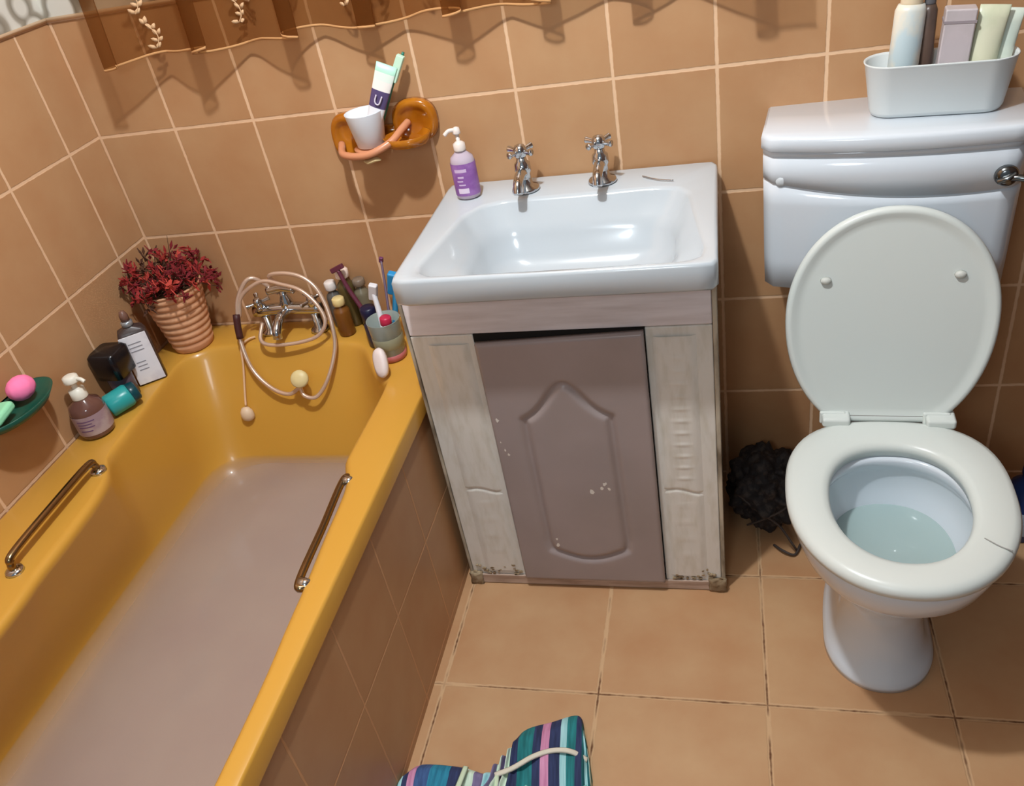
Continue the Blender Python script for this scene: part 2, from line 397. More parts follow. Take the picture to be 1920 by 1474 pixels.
# close the back
peri = [V[0][i] for i in range(nx+1)]+[V[j][nx] for j in range(1, nz_+1)]+[V[nz_][i] for i in range(nx-1, -1, -1)]+[V[j][0] for j in range(nz_-1, 0, -1)]
bk = [g.verts.new((v.co.x, YF-.002, v.co.z)) for v in peri]
for i in range(len(peri)): g.faces.new((peri[i], peri[(i+1) % len(peri)], bk[(i+1) % len(peri)], bk[i]))
g.faces.new(bk)
for (cx, cz, r) in ((.952, .508, .0045), (.955, .428, .003), (.961, .416, .0032), (1.126, .311, .006), (1.157, .334, .005), (1.165, .321, .004), (1.149, .322, .004), (1.031, .167, .004), (1.031, .149, .0045), (.949, .45, .002)):
    k = 7; pts = []
    for t in range(k):
        a = 2*PI*t/k; rr = r*random.uniform(.5, 1.4); pts.append(g.verts.new((cx+rr*math.cos(a)*.8, YD-.0006+.0062*math.exp(-(sd(cx, cz)/.0085)**2), cz+rr*math.sin(a)*1.2)))
    g.faces.new(pts).material_index = 1
door = obj('door', g, [mauve, chip], van, world=True, label='mauve door with raised arched panel')
obj('hinge_gap_shade', B(1.262, 1.2655, YF-.006, YF+.01, .56, .60), M('gap_shade_black', (24, 20, 18), .9), door, smooth=False, label='black strip standing for shade in the hinge gap')  # black block painting the shade in the gap beside the door
obj('door_gap_shade', B(.934, 1.266, YF-.001, YF+.013, .688, .7055), M('gap_shade_black', (24, 20, 18), .9), van, world=True, smooth=False, label='black strip standing for shade in the gap over the door')  # black backing strip: shade of the gap above the door put into colour
# ------------------------------------------------------------------ wash basin
bas = thing('wash_basin', 'white rectangular ceramic wash basin set on the worn cabinet', 'wash basin', (1.115, -.225, .821))
ZB = .873; BC = (1.125, -.275); NB = 128
bo = ray_outline(rrect(.829, 1.403, -.457, -.004, .014, 4), BC, NB)
def b_in(p, d):
    o = []
    for a in p:
        v = Vector((BC[0]-a[0], BC[1]-a[1])); l = v.length; o.append((a[0]+v.x/l*d, a[1]+v.y/l*d))
    return o
bowl_top = ray_outline([(.880, -.425), (.872, -.395), (.905, -.185), (.935, -.140), (.975, -.124), (1.28, -.118), (1.325, -.128), (1.345, -.155), (1.378, -.39), (1.370, -.428), (1.34, -.438), (.91, -.438)], BC, NB)
bowl_mid = ray_outline(rrect(.945, 1.318, -.345, -.165, .06, 6), BC, NB)
bowl_bot = ray_outline(rrect(1.02, 1.24, -.325, -.22, .045, 6), BC, NB)
rg = [ring(b_in(bo, .03), .8215), ring(b_in(bo, .004), .8215), ring(bo, .826), ring(bo, ZB-.007), ring(b_in(bo, .003), ZB-.001), ring(b_in(bo, .008), ZB),
      ring(b_in(bowl_top, -.012), ZB-.001), ring(b_in(bowl_top, -.004), ZB-.003), ring(bowl_top, ZB-.008), ring(b_in(bowl_top, .010), ZB-.024), ring(mixp(b_in(bowl_top, .012), bowl_mid, .38), ZB-.044), ring(mixp(b_in(bowl_top, .012), bowl_mid, .80), ZB-.066),
      ring(bowl_mid, ZB-.105), ring(mixp(bowl_mid, bowl_bot, .5), ZB-.128), ring(bowl_bot, ZB-.138)]
bm = bmesh.new(); loft(bm, rg, False, True)
obj('bowl', bm, BASIN, bas, world=True)
obj('drain', lathe([(.001, 0), (.022, 0), (.022, .003), (.018, .004), (.012, .001), (.001, .001)], 24), CHROME, bas, loc=(1.13, -.272, ZB-.1375), world=True)
# plug chain lying at the back right of the rim
obj('plug_chain', tube([(1.255, -.062, ZB+.0025), (1.285, -.085, ZB+.0025), (1.318, -.098, ZB+.0025)], .0013, 6), CHROME, bas, world=True)
def tap(parent, loc, name='tap', s=1, rz=0, world=True, lab='chrome pillar tap with cross handle'):
    bm = bmesh.new()
    lathe([(.022, 0), (.024, .002), (.022, .006), (.013, .010), (.011, .028), (.014, .034), (.013, .046), (.009, .050), (.008, .058)], 20, bm=bm)
    tube([(0, -.004, .032), (0, -.026, .036), (0, -.050, .030), (0, -.060, .016)], .0085, 12, bm=bm, rr=lambda t: 1.1-.25*t)
    bmesh.ops.scale(bm, vec=(s, s, s), verts=bm.verts)
    t = obj(name, bm, CHROME, parent, loc=loc, rot=(0, 0, rz), world=world, label=lab)
    h = bmesh.new()
    lathe([(.008, .056), (.011, .060), (.011, .070), (.008, .076), (.003, .078)], 16, bm=h)
    for k in range(4):
        a = PI/4+k*PI/2+.2; d = Vector((math.cos(a), math.sin(a), 0))
        tube([d*.006+Vector((0,0,.066)), d*.020+Vector((0,0,.067)), d*.026+Vector((0,0,.067))], .0042, 8, bm=h, rr=lambda t: .8+.5*t)
    bmesh.ops.scale(h, vec=(s, s, s), verts=h.verts)
    obj('cross_handle', h, CHROME, t)
    return t
tap(bas, (1.014, -.075, ZB), s=1.25)
tap(bas, (1.174, -.066, ZB), s=1.25)

# ------------------------------------------------------------------ toilet
toi = thing('toilet', 'white close coupled toilet with its lid and cistern, right of the vanity', 'toilet', (1.705, -.40, 0), (0, 0, math.radians(-3)))
# local frame: origin on the floor, -y is the front
def egg(hw, yb, yf, yc, nb=2.6, nf=2.1, n=72, cx=0):
    pts = []
    for i in range(n):
        a = 2*PI*i/n; c, s = math.cos(a), math.sin(a)
        e = nb if s > 0 else nf; ry = (yb-yc) if s > 0 else (yc-yf)
        k = (abs(c)**e+abs(s)**e)**(-1/e)
        pts.append((cx+hw*k*c, yc+ry*k*s))
    return pts
bm = bmesh.new()
R_ = [ring(egg(.096, .150, -.215, -.10), .0), ring(egg(.104, .150, -.224, -.10), .0), ring(egg(.104, .150, -.224, -.10), .014), ring(egg(.098, .148, -.214, -.10), .024),
      ring(egg(.084, .146, -.192, -.10), .05), ring(egg(.076, .142, -.178, -.09), .11), ring(egg(.080, .136, -.186, -.09), .17), ring(egg(.102, .130, -.226, -.10), .235),
      ring(egg(.140, .124, -.290, -.11), .300), ring(egg(.166, .118, -.330, -.115), .350), ring(egg(.176, .112, -.343, -.12), .385), ring(egg(.178, .110, -.345, -.12), .410), ring(egg(.174, .106, -.341, -.12), .416),
      ring(egg(.126, -.005, -.306, -.15, 2.2), .416), ring(egg(.121, -.010, -.300, -.15, 2.2), .410), ring(egg(.126, -.004, -.306, -.15, 2.2), .392), ring(egg(.135, .004, -.306, -.15, 2.2), .375),
      ring(egg(.118, -.006, -.285, -.145, 2.2), .33), ring(egg(.098, -.02, -.255, -.135, 2.2), .285), ring(egg(.07, -.04, -.21, -.12, 2.1), .24), ring(egg(.04, -.06, -.16, -.11, 2), .22)]
loft(bm, R_, True, True)
pan = obj('pan', bm, CERAMIC, toi)
bm = bmesh.new(); box(bm, -.10, .10, .09, .215, .30, .414); obj('pan_shelf', bm, CERAMIC, toi, bevel=.02)
# flush water sitting in the bowl
bm = bmesh.new(); loft(bm, [ring(egg(.108, -.012, -.272, -.142, 2.2), .306)], True, False)
W_ = M('toilet_water', (178, 200, 198), .03, trans=.0, alpha=.75)
bm2 = bmesh.new(); pts = [bm2.verts.new(p) for p in ring(egg(.109, -.012, -.272, -.142, 2.2), .306)]; bm2.faces.new(pts); bm.free()
obj('water', bm2, W_, toi, label='pale water in the bowl')
# seat
bm = bmesh.new()
so = dict(yb=.076, yf=-.360, yc=-.125, nb=2.7, nf=2.1); si = dict(yb=-.005, yf=-.300, yc=-.145, nb=2.3, nf=2.1)
S = [ring(egg(.180, .070, -.352, -.125, 2.7), .420), ring(egg(.187, **so), .424), ring(egg(.188, .077, -.361, -.125, 2.7), .434), ring(egg(.184, .073, -.357, -.125, 2.7), .4425), ring(egg(.174, .063, -.347, -.125, 2.7), .447),
     ring(egg(.128, .008, -.310, -.145, 2.3), .4475), ring(egg(.118, -.002, -.300, -.145, 2.3), .444), ring(egg(.113, -.006, -.295, -.145, 2.3), .436), ring(egg(.116, -.003, -.298, -.145, 2.3), .420)]
S.append(S[0]); loft(bm, S)
seat = obj('seat', bm, PLASTIC, toi)
# fine crack in the seat at its front right
obj('crack', tube([(.116, -.238, .4477), (.135, -.255, .4483), (.152, -.263, .4472)], .0011, 6), M('grey_line', (150, 150, 146), .6), seat)
# lid, raised and leaning back on the cistern
lid = bmesh.new()
def lidring(s, z):
    pts = []
    for (x, y) in egg(.184*s if True else 0, .222*s, -.215*s, -.005, 2.1, 2.3, 96):
        pts.append((x, max(y, -.212*s if True else y), z))
    return pts
def lr(ins, z):
    out = []
    for (x, y) in egg(.182-ins, .216-ins, -.238+ins, .005, 2.1, 2.05, 96):
        y2 = y
        if y < -.206+ins: y2 = -.206+ins
        out.append((x, y2, z))
    return out
loft(lid, [lr(0, -.006), lr(-.001, 0), lr(.001, .006), lr(.005, .009), lr(.011, .009), lr(.018, .0045), lr(.03, .004)], False, True)
loft(lid, [lr(0, -.006), lr(.004, -.010), lr(.03, -.012)], False, True)
bmesh.ops.remove_doubles(lid, verts=lid.verts, dist=.0001)
L_ = math.radians(90-9.5)
lid_o = obj('lid', lid, PLASTIC, toi, loc=(-.006, .118, .640), rot=(PI/2-math.radians(10)+0, 0, 0), label='raised lid leaning on the cistern')
# the lid's +y runs up, its +z faces the room
for x, y in ((-.113, .085), (.110, .090)):
    obj('bumper', lathe([(.001, 0), (.010, 0), (.009, .005), (.004, .0075), (.001, .008)], 16, sy=.75), M('bumper', (196, 198, 192), .5), lid_o, loc=(x, y, .0045))
obj('lid_gap_shade', tube([(-.07, .082, .449), (.07, .082, .449)], .0055, 10, k=1), M('gap_shade_grey', (128, 126, 120), .5), toi)  # grey bar added for the shade in the gap between the hinges
for x in (-.092, .094):
    bm = bmesh.new(); box(bm, -.024, .024, -.004, .022, 0, .010); h = obj('hinge', bm, PLASTIC, lid_o, loc=(x, -.204, .004), bevel=.004)
    # depth limit is three, so screws and pin share the hinge level
    for dx in (-.011, .011):
        obj('hinge_screw', lathe([(.001, 0), (.0032, 0), (.003, .0012), (.001, .0014)], 12), M('screw_grey', (120, 120, 116), .4), lid_o, loc=(x+dx, -.189, .0137))
    obj('hinge_block', B(x-.026, x+.026, .052, .094, .440, .460), PLASTIC, toi, bevel=.006)
# cistern turned a little further towards the room
cis_rot = math.radians(-4)
CE = Vector((0, .280, 0))
cis = bmesh.new(); n = 24
def cplan(x0, x1, yb, yf, bow, r=.018):
    pts = []
    for i in range(n+1):
        t = i/n; x = lerp(x0, x1, t); e = min(x-x0, x1-x); rr = r-math.sqrt(max(0, r*r-(r-min(e, r))**2)) if e < r else 0
        pts.append((x, yf-bow*(1-(2*t-1)**2)+rr))
    return [(x1, yb)] + [(x0, yb)] + pts
def cr_(x0, x1, yb, yf, bow, z): return ring(cplan(x0, x1, yb, yf, bow), z)
YB = .118; HW = .212
cz = [(.655, .206, -.052), (.660, .211, -.060), (.72, .2125, -.062), (.835, .214, -.065), (.8665, .2145, -.066), (.868, .2125, -.063), (.8705, .2125, -.063), (.872, .2145, -.068), (.90, .215, -.068), (.9265, .215, -.068), (.928, .213, -.065), (.930, .213, -.065), (.9315, .215, -.068), (.942, .2155, -.068)]
rings_c = []
for z, hw, yf in cz: rings_c.append([(x, y-(.0 if y > .05 else 0), z+(-.012*(x/.21) - .014*(1-(x/.21)**2) if .84 < z <= .872 and y < .05 else 0)) for x, y, z in cr_(-hw, hw, YB, yf+.0, .022, z)])
loft(cis, rings_c, True, True)
OX = -.014
cist = obj('cistern', cis, CERAMIC, toi, loc=(OX, CE.y, 0), rot=(0, 0, cis_rot))
cl = bmesh.new()
loft(cl, [cr_(-.216, .222, YB, -.070, .023, .9405), cr_(-.218, .224, YB, -.073, .023, .943), cr_(-.218, .224, YB, -.073, .023, .962), cr_(-.216, .222, YB, -.071, .023, .967), cr_(-.212, .218, YB-.003, -.066, .023, .9695)], True, True)
obj('cistern_lid', cl, CERAMIC, cist)
lv = bmesh.new()
lathe([(.001, 0), (.017, 0), (.019, .003), (.017, .010), (.011, .014), (.001, .015)], 24, bm=lv)
bmesh.ops.rotate(lv, verts=lv.verts, matrix=Matrix.Rotation(PI/2, 3, 'X'))
tube([(0, -.014, 0), (.02, -.020, .001), (.06, -.026, -.004)], .0055, 10, bm=lv, rr=lambda t: .8+.5*t)
tube([(-.014, -.015, -.006), (.0, -.019, .0), (.013, -.015, .007)], .0045, 10, bm=lv)
obj('flush_lever', lv, M('dark_chrome', (120, 122, 122), .18, 1), cist, loc=(.184, -.076, .884))
obj('badge', lathe([(.001, 0), (.011, 0), (.010, .0012), (.001, .0014)], 20, sy=.8), M('badge', (204, 210, 214), .2), cist, loc=(-.180, -.0738, .884), rot=(PI/2, 0, 0), label='faint oval maker mark')

# ------------------------------------------------------------------ tray and toiletries on the cistern
ang = math.radians(-7)
bpy.context.view_layer.update()
tx, ty, tz = 1.778, -.106, .9705
def cyl_local(dx, dy): return (tx+dx*math.cos(ang)-dy*math.sin(ang), ty+dx*math.sin(ang)+dy*math.cos(ang))
tray = bmesh.new()
def tr(x, y, r, z): return ring(rrect(-x, x, -y, y, r, 8), z)
loft(tray, [tr(.098, .030, .028, 0), tr(.104, .036, .034, .001), tr(.107, .039, .036, .008), tr(.119, .048, .044, .088), tr(.121, .050, .046, .0905), tr(.119, .048, .044, .092), tr(.116, .045, .042, .088), tr(.104, .036, .034, .010), tr(.098, .031, .028, .006)], True, True)
tag(obj('storage_tray', tray, M('tray_plastic', (212, 218, 218), .35), loc=(tx, ty, tz), rot=(0, 0, ang)), 'white oblong plastic tray of toiletries on top of the toilet cistern', 'tray')
def tubeitem(name, label, cat, dx, dy, w_, d_, h, cols, tilt=(0, 0), round_=True, cap=None, capcol=None, group=None):
    x, y = cyl_local(dx, dy)
    t = thing(name, label, cat, (x, y, tz+.0075), (tilt[1], tilt[0], ang), group)
    mat = M('pack_'+label[:14].replace(' ', '_'), cols[0], .35, noise=(cols[1], 22, (1, 1, .6), .42, .62))
    bm = bmesh.new()
    if round_ == 'tube':   # squeezed tube standing on its cap, flat crimped end up
        loft(bm, [ring([(w_/2*math.cos(2*PI*i/32), d_/2*math.sin(2*PI*i/32)) for i in range(32)], .03)] +
             [[(w_/2*(1+.1*k/6)*math.cos(2*PI*i/32), d_/2*(1-.93*(k/6)**1.6)*math.sin(2*PI*i/32), .03+(h-.03)*k/6) for i in range(32)] for k in range(1, 7)], True, True)
        obj('body', bm, mat, t)
        obj('cap', lathe([(w_*.40, 0), (w_*.42, .002), (w_*.42, .028), (w_*.38, .030)], 24, sy=d_/w_), M('cap_'+label[:10], capcol or (225, 225, 220), .35), t)
    elif round_:
        lathe([(w_/2-.003, 0), (w_/2, .003), (w_/2, h-.01), (w_/2-.004, h)], 28, sy=d_/w_, bm=bm); obj('body', bm, mat, t)
        obj('cap', lathe([(w_*.34, h), (w_*.36, h+.002), (w_*.35, h+.022), (w_*.3, h+.024)], 24, sy=d_/w_), M('cap_'+label[:10], capcol or (225, 225, 220), .35), t)
    else:
        box(bm, -w_/2, w_/2, -d_/2, d_/2, 0, h); obj('body', bm, mat, t, bevel=.003)
        bm = bmesh.new(); box(bm, -w_/2-.0008, w_/2+.0008, -d_/2-.0008, d_/2+.0008, h-.022, h-.018); obj('lid_seam', bm, M('seam', (150, 140, 145), .6), t, smooth=False)
    return t
tubeitem('lotion_bottle', 'cream topped bottle with a pale blue label, leftmost in the cistern tray', 'bottle', -.060, .004, .050, .040, .170, ((190, 208, 214), (226, 216, 196)), (math.radians(3), math.radians(-3)), True, capcol=(222, 205, 176))
tubeitem('gap_shade_cylinder', 'dark brown slim can standing between the bottles in the cistern tray', 'cylinder', -.022, .020, .026, .026, .165, ((96, 76, 66), (70, 58, 52)), (0, 0), True, capcol=(96, 96, 100))  # dark brown filler added for the shade between the tray items
tubeitem('lotion_carton', 'pale mauve grey carton in the middle of the cistern tray', 'carton', .016, .0, .048, .034, .160, ((196, 186, 190), (184, 176, 178)), (math.radians(3), 0), False)
tubeitem('cream_tube', 'cream and pale green squeezy tube standing right of the mauve carton', 'tube', .058, -.002, .042, .034, .160, ((214, 214, 188), (196, 202, 172)), (math.radians(6), 0), 'tube', capcol=(222, 224, 210))
tubeitem('hand_cream_tube', 'pale mint squeezy tube at the right end of the cistern tray', 'tube', .088, .008, .026, .022, .150, ((206, 218, 206), (222, 226, 210)), (math.radians(7), 0), 'tube', capcol=(226, 228, 220))

# ------------------------------------------------------------------ pump soap on the basin
def pump_top(parent, z0, r, col, s=1, rz=0, nozzle=.030):
    m = M('pump_'+'_'.join(map(str, col)), col, .35)
    bm = bmesh.new(); lathe([(r, z0), (r*1.02, z0+.002*s), (r*1.0, z0+.014*s), (r*.55, z0+.018*s), (r*.33, z0+.020*s), (r*.33, z0+.034*s)], 20, bm=bm)
    lathe([(r*.62, z0+.034*s), (r*.66, z0+.036*s), (r*.55, z0+.046*s), (r*.2, z0+.048*s)], 20, bm=bm)
    d = Vector((math.cos(rz), math.sin(rz), 0))
    tube([Vector((0, 0, z0+.042*s)), d*nozzle*.6+Vector((0, 0, z0+.043*s)), d*nozzle+Vector((0, 0, z0+.036*s))], .0042*s, 8, bm=bm)
    return obj('pump', bm, m, parent)
s = thing('hand_soap_bottle', 'purple pump bottle of hand soap at the back left of the basin', 'soap bottle', (.893, -.088, ZB+.0008), (0, 0, .15))
clear = M('clear_plastic', (222, 206, 222), .15, trans=.3, ior=1.3)
obj('body', lathe([(.020, 0), (.0245, .003), (.0255, .010), (.0255, .078), (.023, .088), (.013, .097), (.011, .102)], 32, sy=.8), clear, s)
lab = lathe([(.0262, .009), (.0264, .010), (.0264, .075), (.0262, .077)], 40, sy=.8, cap=False)
lm = M('purple_label', (138, 88, 160), .4, noise=((158, 112, 178), 30, (1, 1, 1), .45, .6))
lb = obj('label_wrap', lab, lm, s, label='purple label')
for (a0, a1, z0, z1, cc) in ((-2.25, -1.35, .015, .026, (222, 206, 226)), (-2.3, -1.3, .060, .067, (206, 182, 214)), (-2.1, -1.6, .048, .052, (206, 182, 214)), (-2.2, -1.7, .040, .043, (206, 182, 214)), (-2.1, -1.55, .032, .035, (206, 182, 214))):
    g = bmesh.new(); K = 10
    loft(g, [[(.0267*math.cos(lerp(a0, a1, i/K)), .8*.0267*math.sin(lerp(a0, a1, i/K)), z) for i in range(K+1)] for z in (z0, z1)], closed=False)
    obj('label_print', g, M('print_%d' % cc[0], cc, .5), s)
pump_top(s, .101, .0125, (226, 214, 206), 1.0, PI+.3, .026)

# ------------------------------------------------------------------ amber holder, tumbler, toothbrush, toothpaste
amber = M('amber_glass', (206, 128, 30), .12, trans=.25, coat=.3, noise=((176, 100, 18), 18, (1, 1, 1), .35, .65))
terra = M('peach_ceramic', (206, 140, 104), .3)
hol = thing('cup_holder', 'amber glass wall holder with a cup ring and soap dish above the tub', 'holder', (.705, 0, 1.0))
bm = bmesh.new()
def ell(cx, rx, rz, y, cz=0, n=48, e=2.4):
    o = []
    for i in range(n):
        a = 2*PI*i/n; c, s_ = math.cos(a), math.sin(a); k = (abs(c)**e+abs(s_)**e)**(-1/e); o.append((cx+rx*c*k, y, cz+rz*s_*k))
    return o
for cx, rx, rz, cz_ in ((-.078, .040, .052, .002), (.078, .050, .046, .022)):
    loft(bm, [ell(cx, rx, rz, -.0005, cz_), ell(cx, rx, rz, -.012, cz_), ell(cx, rx*.92, rz*.92, -.020, cz_), ell(cx, rx*.7, rz*.7, -.021, cz_), ell(cx, rx*.6, rz*.6, -.014, cz_)], True, True)
box(bm, -.08, .08, -.012, -.0005, -.012, .018)
obj('back_plate', bm, amber, hol)
bm = bmesh.new()   # soap dish shelf
def dish(cx, cy, rx, ry, z, n=40): return [(cx+rx*math.cos(2*PI*i/n), cy+ry*math.sin(2*PI*i/n), z) for i in range(n)]
loft(bm, [dish(.066, -.048, .030, .024, -.018), dish(.066, -.048, .044, .036, -.014), dish(.066, -.048, .052, .043, .006), dish(.066, -.048, .049, .040, .006), dish(.066, -.048, .041, .033, -.010), dish(.066, -.048, .028, .022, -.013)], True, True)
obj('soap_dish', bm, amber, hol, label='amber soap dish')
obj('cup_ring', tube([(-.098, -.018, -.010), (-.072, -.075, -.016), (-.012, -.096, -.014), (.036, -.076, .000), (.056, -.040, .016), (.064, -.016, .022)], .0078, 12, k=10), terra, hol, label='peach ring arm')
bm = bmesh.new(); loft(bm, [dish(-.013, -.052, .034, .032, -.018), dish(-.013, -.052, .040, .038, -.012), dish(-.013, -.052, .040, .038, -.0095)], True, True)
obj('cup_base', bm, terra, hol)
bm = bmesh.new(); bmesh.ops.create_icosphere(bm, subdivisions=3, radius=.012)
for v in bm.verts: v.co.x *= 1.7; v.co.z *= .45; v.co += Vector((math.sin(v.co.x*300)*.001, 0, math.sin(v.co.x*170)*.002))
obj('soap_drip', bm, M('dried_soap', (214, 190, 140), .6), hol, loc=(-.008, -.084, -.030))
cup = bmesh.new()
lathe([(.027, 0), (.030, .002), (.041, .070), (.0415, .072), (.0395, .071), (.028, .006), (.022, .005)], 36, bm=cup)
CUPL = (.692, -.054, .993)
tag(obj('tumbler', cup, M('frosted_white', (226, 232, 240), .35), loc=CUPL), 'white plastic tumbler in the amber wall holder', 'tumbler')
tt = thing('toothpaste_tube', 'white and mint toothpaste tube with dark purple print, in the tumbler', 'toothpaste', (.690, -.060, 1.001), (math.radians(-2), math.radians(27), .1))
tm = bpy.data.materials.new('toothpaste_print'); tm.use_nodes = True; nt = tm.node_tree; b = nt.nodes['Principled BSDF']
tc = nt.nodes.new('ShaderNodeTexCoord'); sp = nt.nodes.new('ShaderNodeSeparateXYZ'); nt.links.new(tc.outputs['Object'], sp.inputs[0])
mr = nt.nodes.new('ShaderNodeMapRange'); mr.inputs[1].default_value = 0; mr.inputs[2].default_value = .2; nt.links.new(sp.outputs[2], mr.inputs[0])
cr = nt.nodes.new('ShaderNodeValToRGB'); cr.color_ramp.interpolation = 'CONSTANT'; el = cr.color_ramp.elements
el[0].position = 0; el[0].color = lin((226, 226, 230)); el[1].position = .385; el[1].color = lin((84, 70, 110))
for p, c in ((.56, (240, 236, 230)), (.66, (226, 240, 230)), (.74, (176, 224, 202))): e = el.new(p); e.color = lin(c)
nt.links.new(mr.outputs[0], cr.inputs[0]); nt.links.new(cr.outputs[0], b.inputs['Base Color']); b.inputs['Roughness'].default_value = .35
bm = bmesh.new()
loft(bm, [[(.015*(1+.45*k/8)*math.cos(2*PI*i/32), .012*(1-.88*(k/8)**1.3)*math.sin(2*PI*i/32), .016+.150*k/8) for i in range(32)] for k in range(9)], True, True)
obj('body', bm, tm, tt)
obj('cap', lathe([(.008, 0), (.009, .001), (.0105, .015), (.009, .016)], 20), M('mint_cap', (170, 214, 200), .4), tt)
for z in (.086, .096, .106):
    pass
obj('print_mark', tube([(-.006, -.0105, .104), (-.006, -.0112, .092), (-.002, -.0115, .086), (.004, -.0115, .088), (.006, -.0105, .104)], .0016, 6), M('pale_print', (214, 208, 224), .5), tt)
tbm = thing('toothbrush', 'green toothbrush leaning right of the toothpaste in the tumbler', 'toothbrush', (.698, -.038, 1.001), (math.radians(-4), math.radians(31), 0))
obj('handle', tube([(0, 0, 0), (.001, 0, .06), (-.001, 0, .12), (.001, 0, .155), (.001, 0, .190)], .0044, 10, rr=lambda t: 1.2-.5*t), M('dark_green_plastic', (40, 116, 96), .35), tbm)
bm = bmesh.new(); box(bm, -.008, .008, -.016, -.002, .130, .185)
obj('bristles', bm, M('pale_bristles', (196, 230, 206), .7), tbm, bevel=.002)

# ------------------------------------------------------------------ plant pot with dried red flowers
pot = thing('flower_pot', 'ribbed peach terracotta pot of dried red flowers in the tub corner', 'plant pot', (.094, -.098, ZR+.001))
prof = [(.046, 0), (.049, .002)]
for k in range(9):
    z = .008+k*.0175; r = lerp(.052, .074, k/8)
    prof += [(r-.0022, z), (r+.0012, z+.006), (r+.0012, z+.011), (r-.0022, z+.0165)]
prof += [(.077, .166), (.077, .170), (.072, .170), (.068, .150)]
obj('pot', lathe(prof, 48), M('peach_terracotta', (226, 172, 132), .6, noise=((214, 154, 114), 30, (1, 1, 1), .4, .6)), pot)
obj('filling', lathe([(.001, .154), (.069, .152)], 24), M('dry_moss', (92, 64, 40), .95), pot)
fm = [M('dried_red', (150, 40, 38), .8), M('dried_crimson', (120, 26, 34), .8), M('dried_coral', (190, 70, 58), .8), M('dried_brown', (84, 52, 36), .85)]
stm = bmesh.new(); flw = bmesh.new(); lfv = bmesh.new()
for k in range(120):
    a = random.uniform(0, 2*PI); sp_ = random.random()**.6; r = .122*sp_; h = random.uniform(.185, .265)-.045*sp_
    tx_, ty_ = r*math.cos(a), r*math.sin(a)
    wx = .094+tx_; wy = -.098+ty_
    if wx < .012: tx_ = .012-.094
    if wy > -.012: ty_ = .084
    base = Vector((random.uniform(-.03, .03), random.uniform(-.03, .03), .15)); tip = Vector((tx_, ty_, h))
    m_ = lerp(base, tip, .5)+Vector((0, 0, .02))
    tube([base, m_, tip], .0011, 5, bm=stm, k=4)
    mi = random.choice((0, 0, 1, 1, 2)) if tx_ > .0 or random.random() < .7 else 3
    for q in range(random.randint(5, 9)):
        d = Vector((random.gauss(0, 1), random.gauss(0, 1), random.gauss(.3, 1))).normalized(); L0 = random.uniform(.012, .026)
        p0 = tip+Vector([random.uniform(-.006, .006) for _ in range(3)]); side = d.cross(Vector((random.random(), random.random(), random.random()))).normalized()*.0042
        nrm_ = d.cross(side).normalized()*.0010
        pts = [p0, p0+d*L0*.5+side, p0+d*L0, p0+d*L0*.5-side]
        if min(p.x for p in pts)+.094 < .003 or max(p.y for p in pts)-.098 > -.003: continue
        t_ = [flw.verts.new(p+nrm_) for p in pts]; b_ = [flw.verts.new(p-nrm_) for p in pts]
        flw.faces.new(t_).material_index = mi; flw.faces.new(b_[::-1]).material_index = mi
        for i in range(4): flw.faces.new((t_[i], b_[i], b_[(i+1) % 4], t_[(i+1) % 4])).material_index = mi
obj('stems', stm, fm[3], pot); obj('dried_flowers', flw, fm, pot, smooth=False)
tube([(0, .02, .16), (.012, .028, .22), (.026, .034, .285)], .0016, 6, bm=lfv, rr=lambda t: 1.3-t)
tube([(-.02, .0, .16), (-.038, .01, .21), (-.048, .022, .255)], .0014, 6, bm=lfv, rr=lambda t: 1.3-t)
obj('dry_twig', lfv, fm[3], pot)

# ------------------------------------------------------------------ bottles on the left rim
gb = thing('grey_bottle', 'tall pale grey bottle with dark side leaning beside the ribbed pot', 'bottle', (.064, -.250, ZR+.001), (0, 0, math.radians(38)))
bm = bmesh.new(); loft(bm, [ring(rrect(-x, x, -y, y, .008, 4), z) for x, y, z in ((.030, .018, 0), (.033, .021, .003), (.033, .021, .128), (.028, .018, .140), (.012, .011, .147), (.010, .010, .150))], True, True)
obj('body', bm, M('dark_bottle_side', (70, 58, 56), .3), gb)
bm = bmesh.new(); box(bm, -.0325, .029, -.0225, -.0205, .004, .132); obj('front_label', bm, M('pale_grey_label', (236, 236, 242), .35, noise=((214, 212, 222), 22, (1, 1, 1), .5, .7)), gb, bevel=.0006, label='pale grey label')
for z in (.110, .100, .090, .060, .050, .040):
    obj('label_print', B(-.018, .012 if z > .07 else .004, -.0230, -.0223, z, z+.0025), M('grey_print', (150, 150, 158), .6), gb, smooth=False)
obj('collar', lathe([(.012, .149), (.0135, .150), (.0135, .160), (.010, .162)], 20), M('silver_collar', (170, 176, 182), .3, .6), gb)
obj('spray_cap', lathe([(.010, .162), (.010, .176), (.006, .186), (.002, .188)], 18), M('brown_cap', (116, 84, 72), .4), gb)
bb = thing('black_jar', 'black lidded jar on the tub rim behind the teal bottle', 'jar', (.041, -.322, ZR+.001))
obj('jar_body', lathe([(.025, 0), (.028, .002), (.029, .06), (.027, .066)], 28), M('smoky_purple', (86, 76, 90), .25), bb)
bm = bmesh.new(); loft(bm, [ring(rrect(-r, r, -r, r, .012, 4), z) for r, z in ((.029, .062), (.034, .065), (.035, .124), (.030, .130))], True, True)
obj('cap', bm, M('gloss_black', (20, 18, 22), .22), bb)
tl_ = thing('teal_bottle', 'small squat teal bottle with a dark base lying at the rim edge', 'bottle', (.070, -.380, ZR+.0315), (math.radians(0), math.radians(82), math.radians(50)))
obj('body', lathe([(.024, -.032), (.027, -.028), (.027, .018), (.024, .024)], 28), M('teal_plastic', (46, 160, 160), .3), tl_)
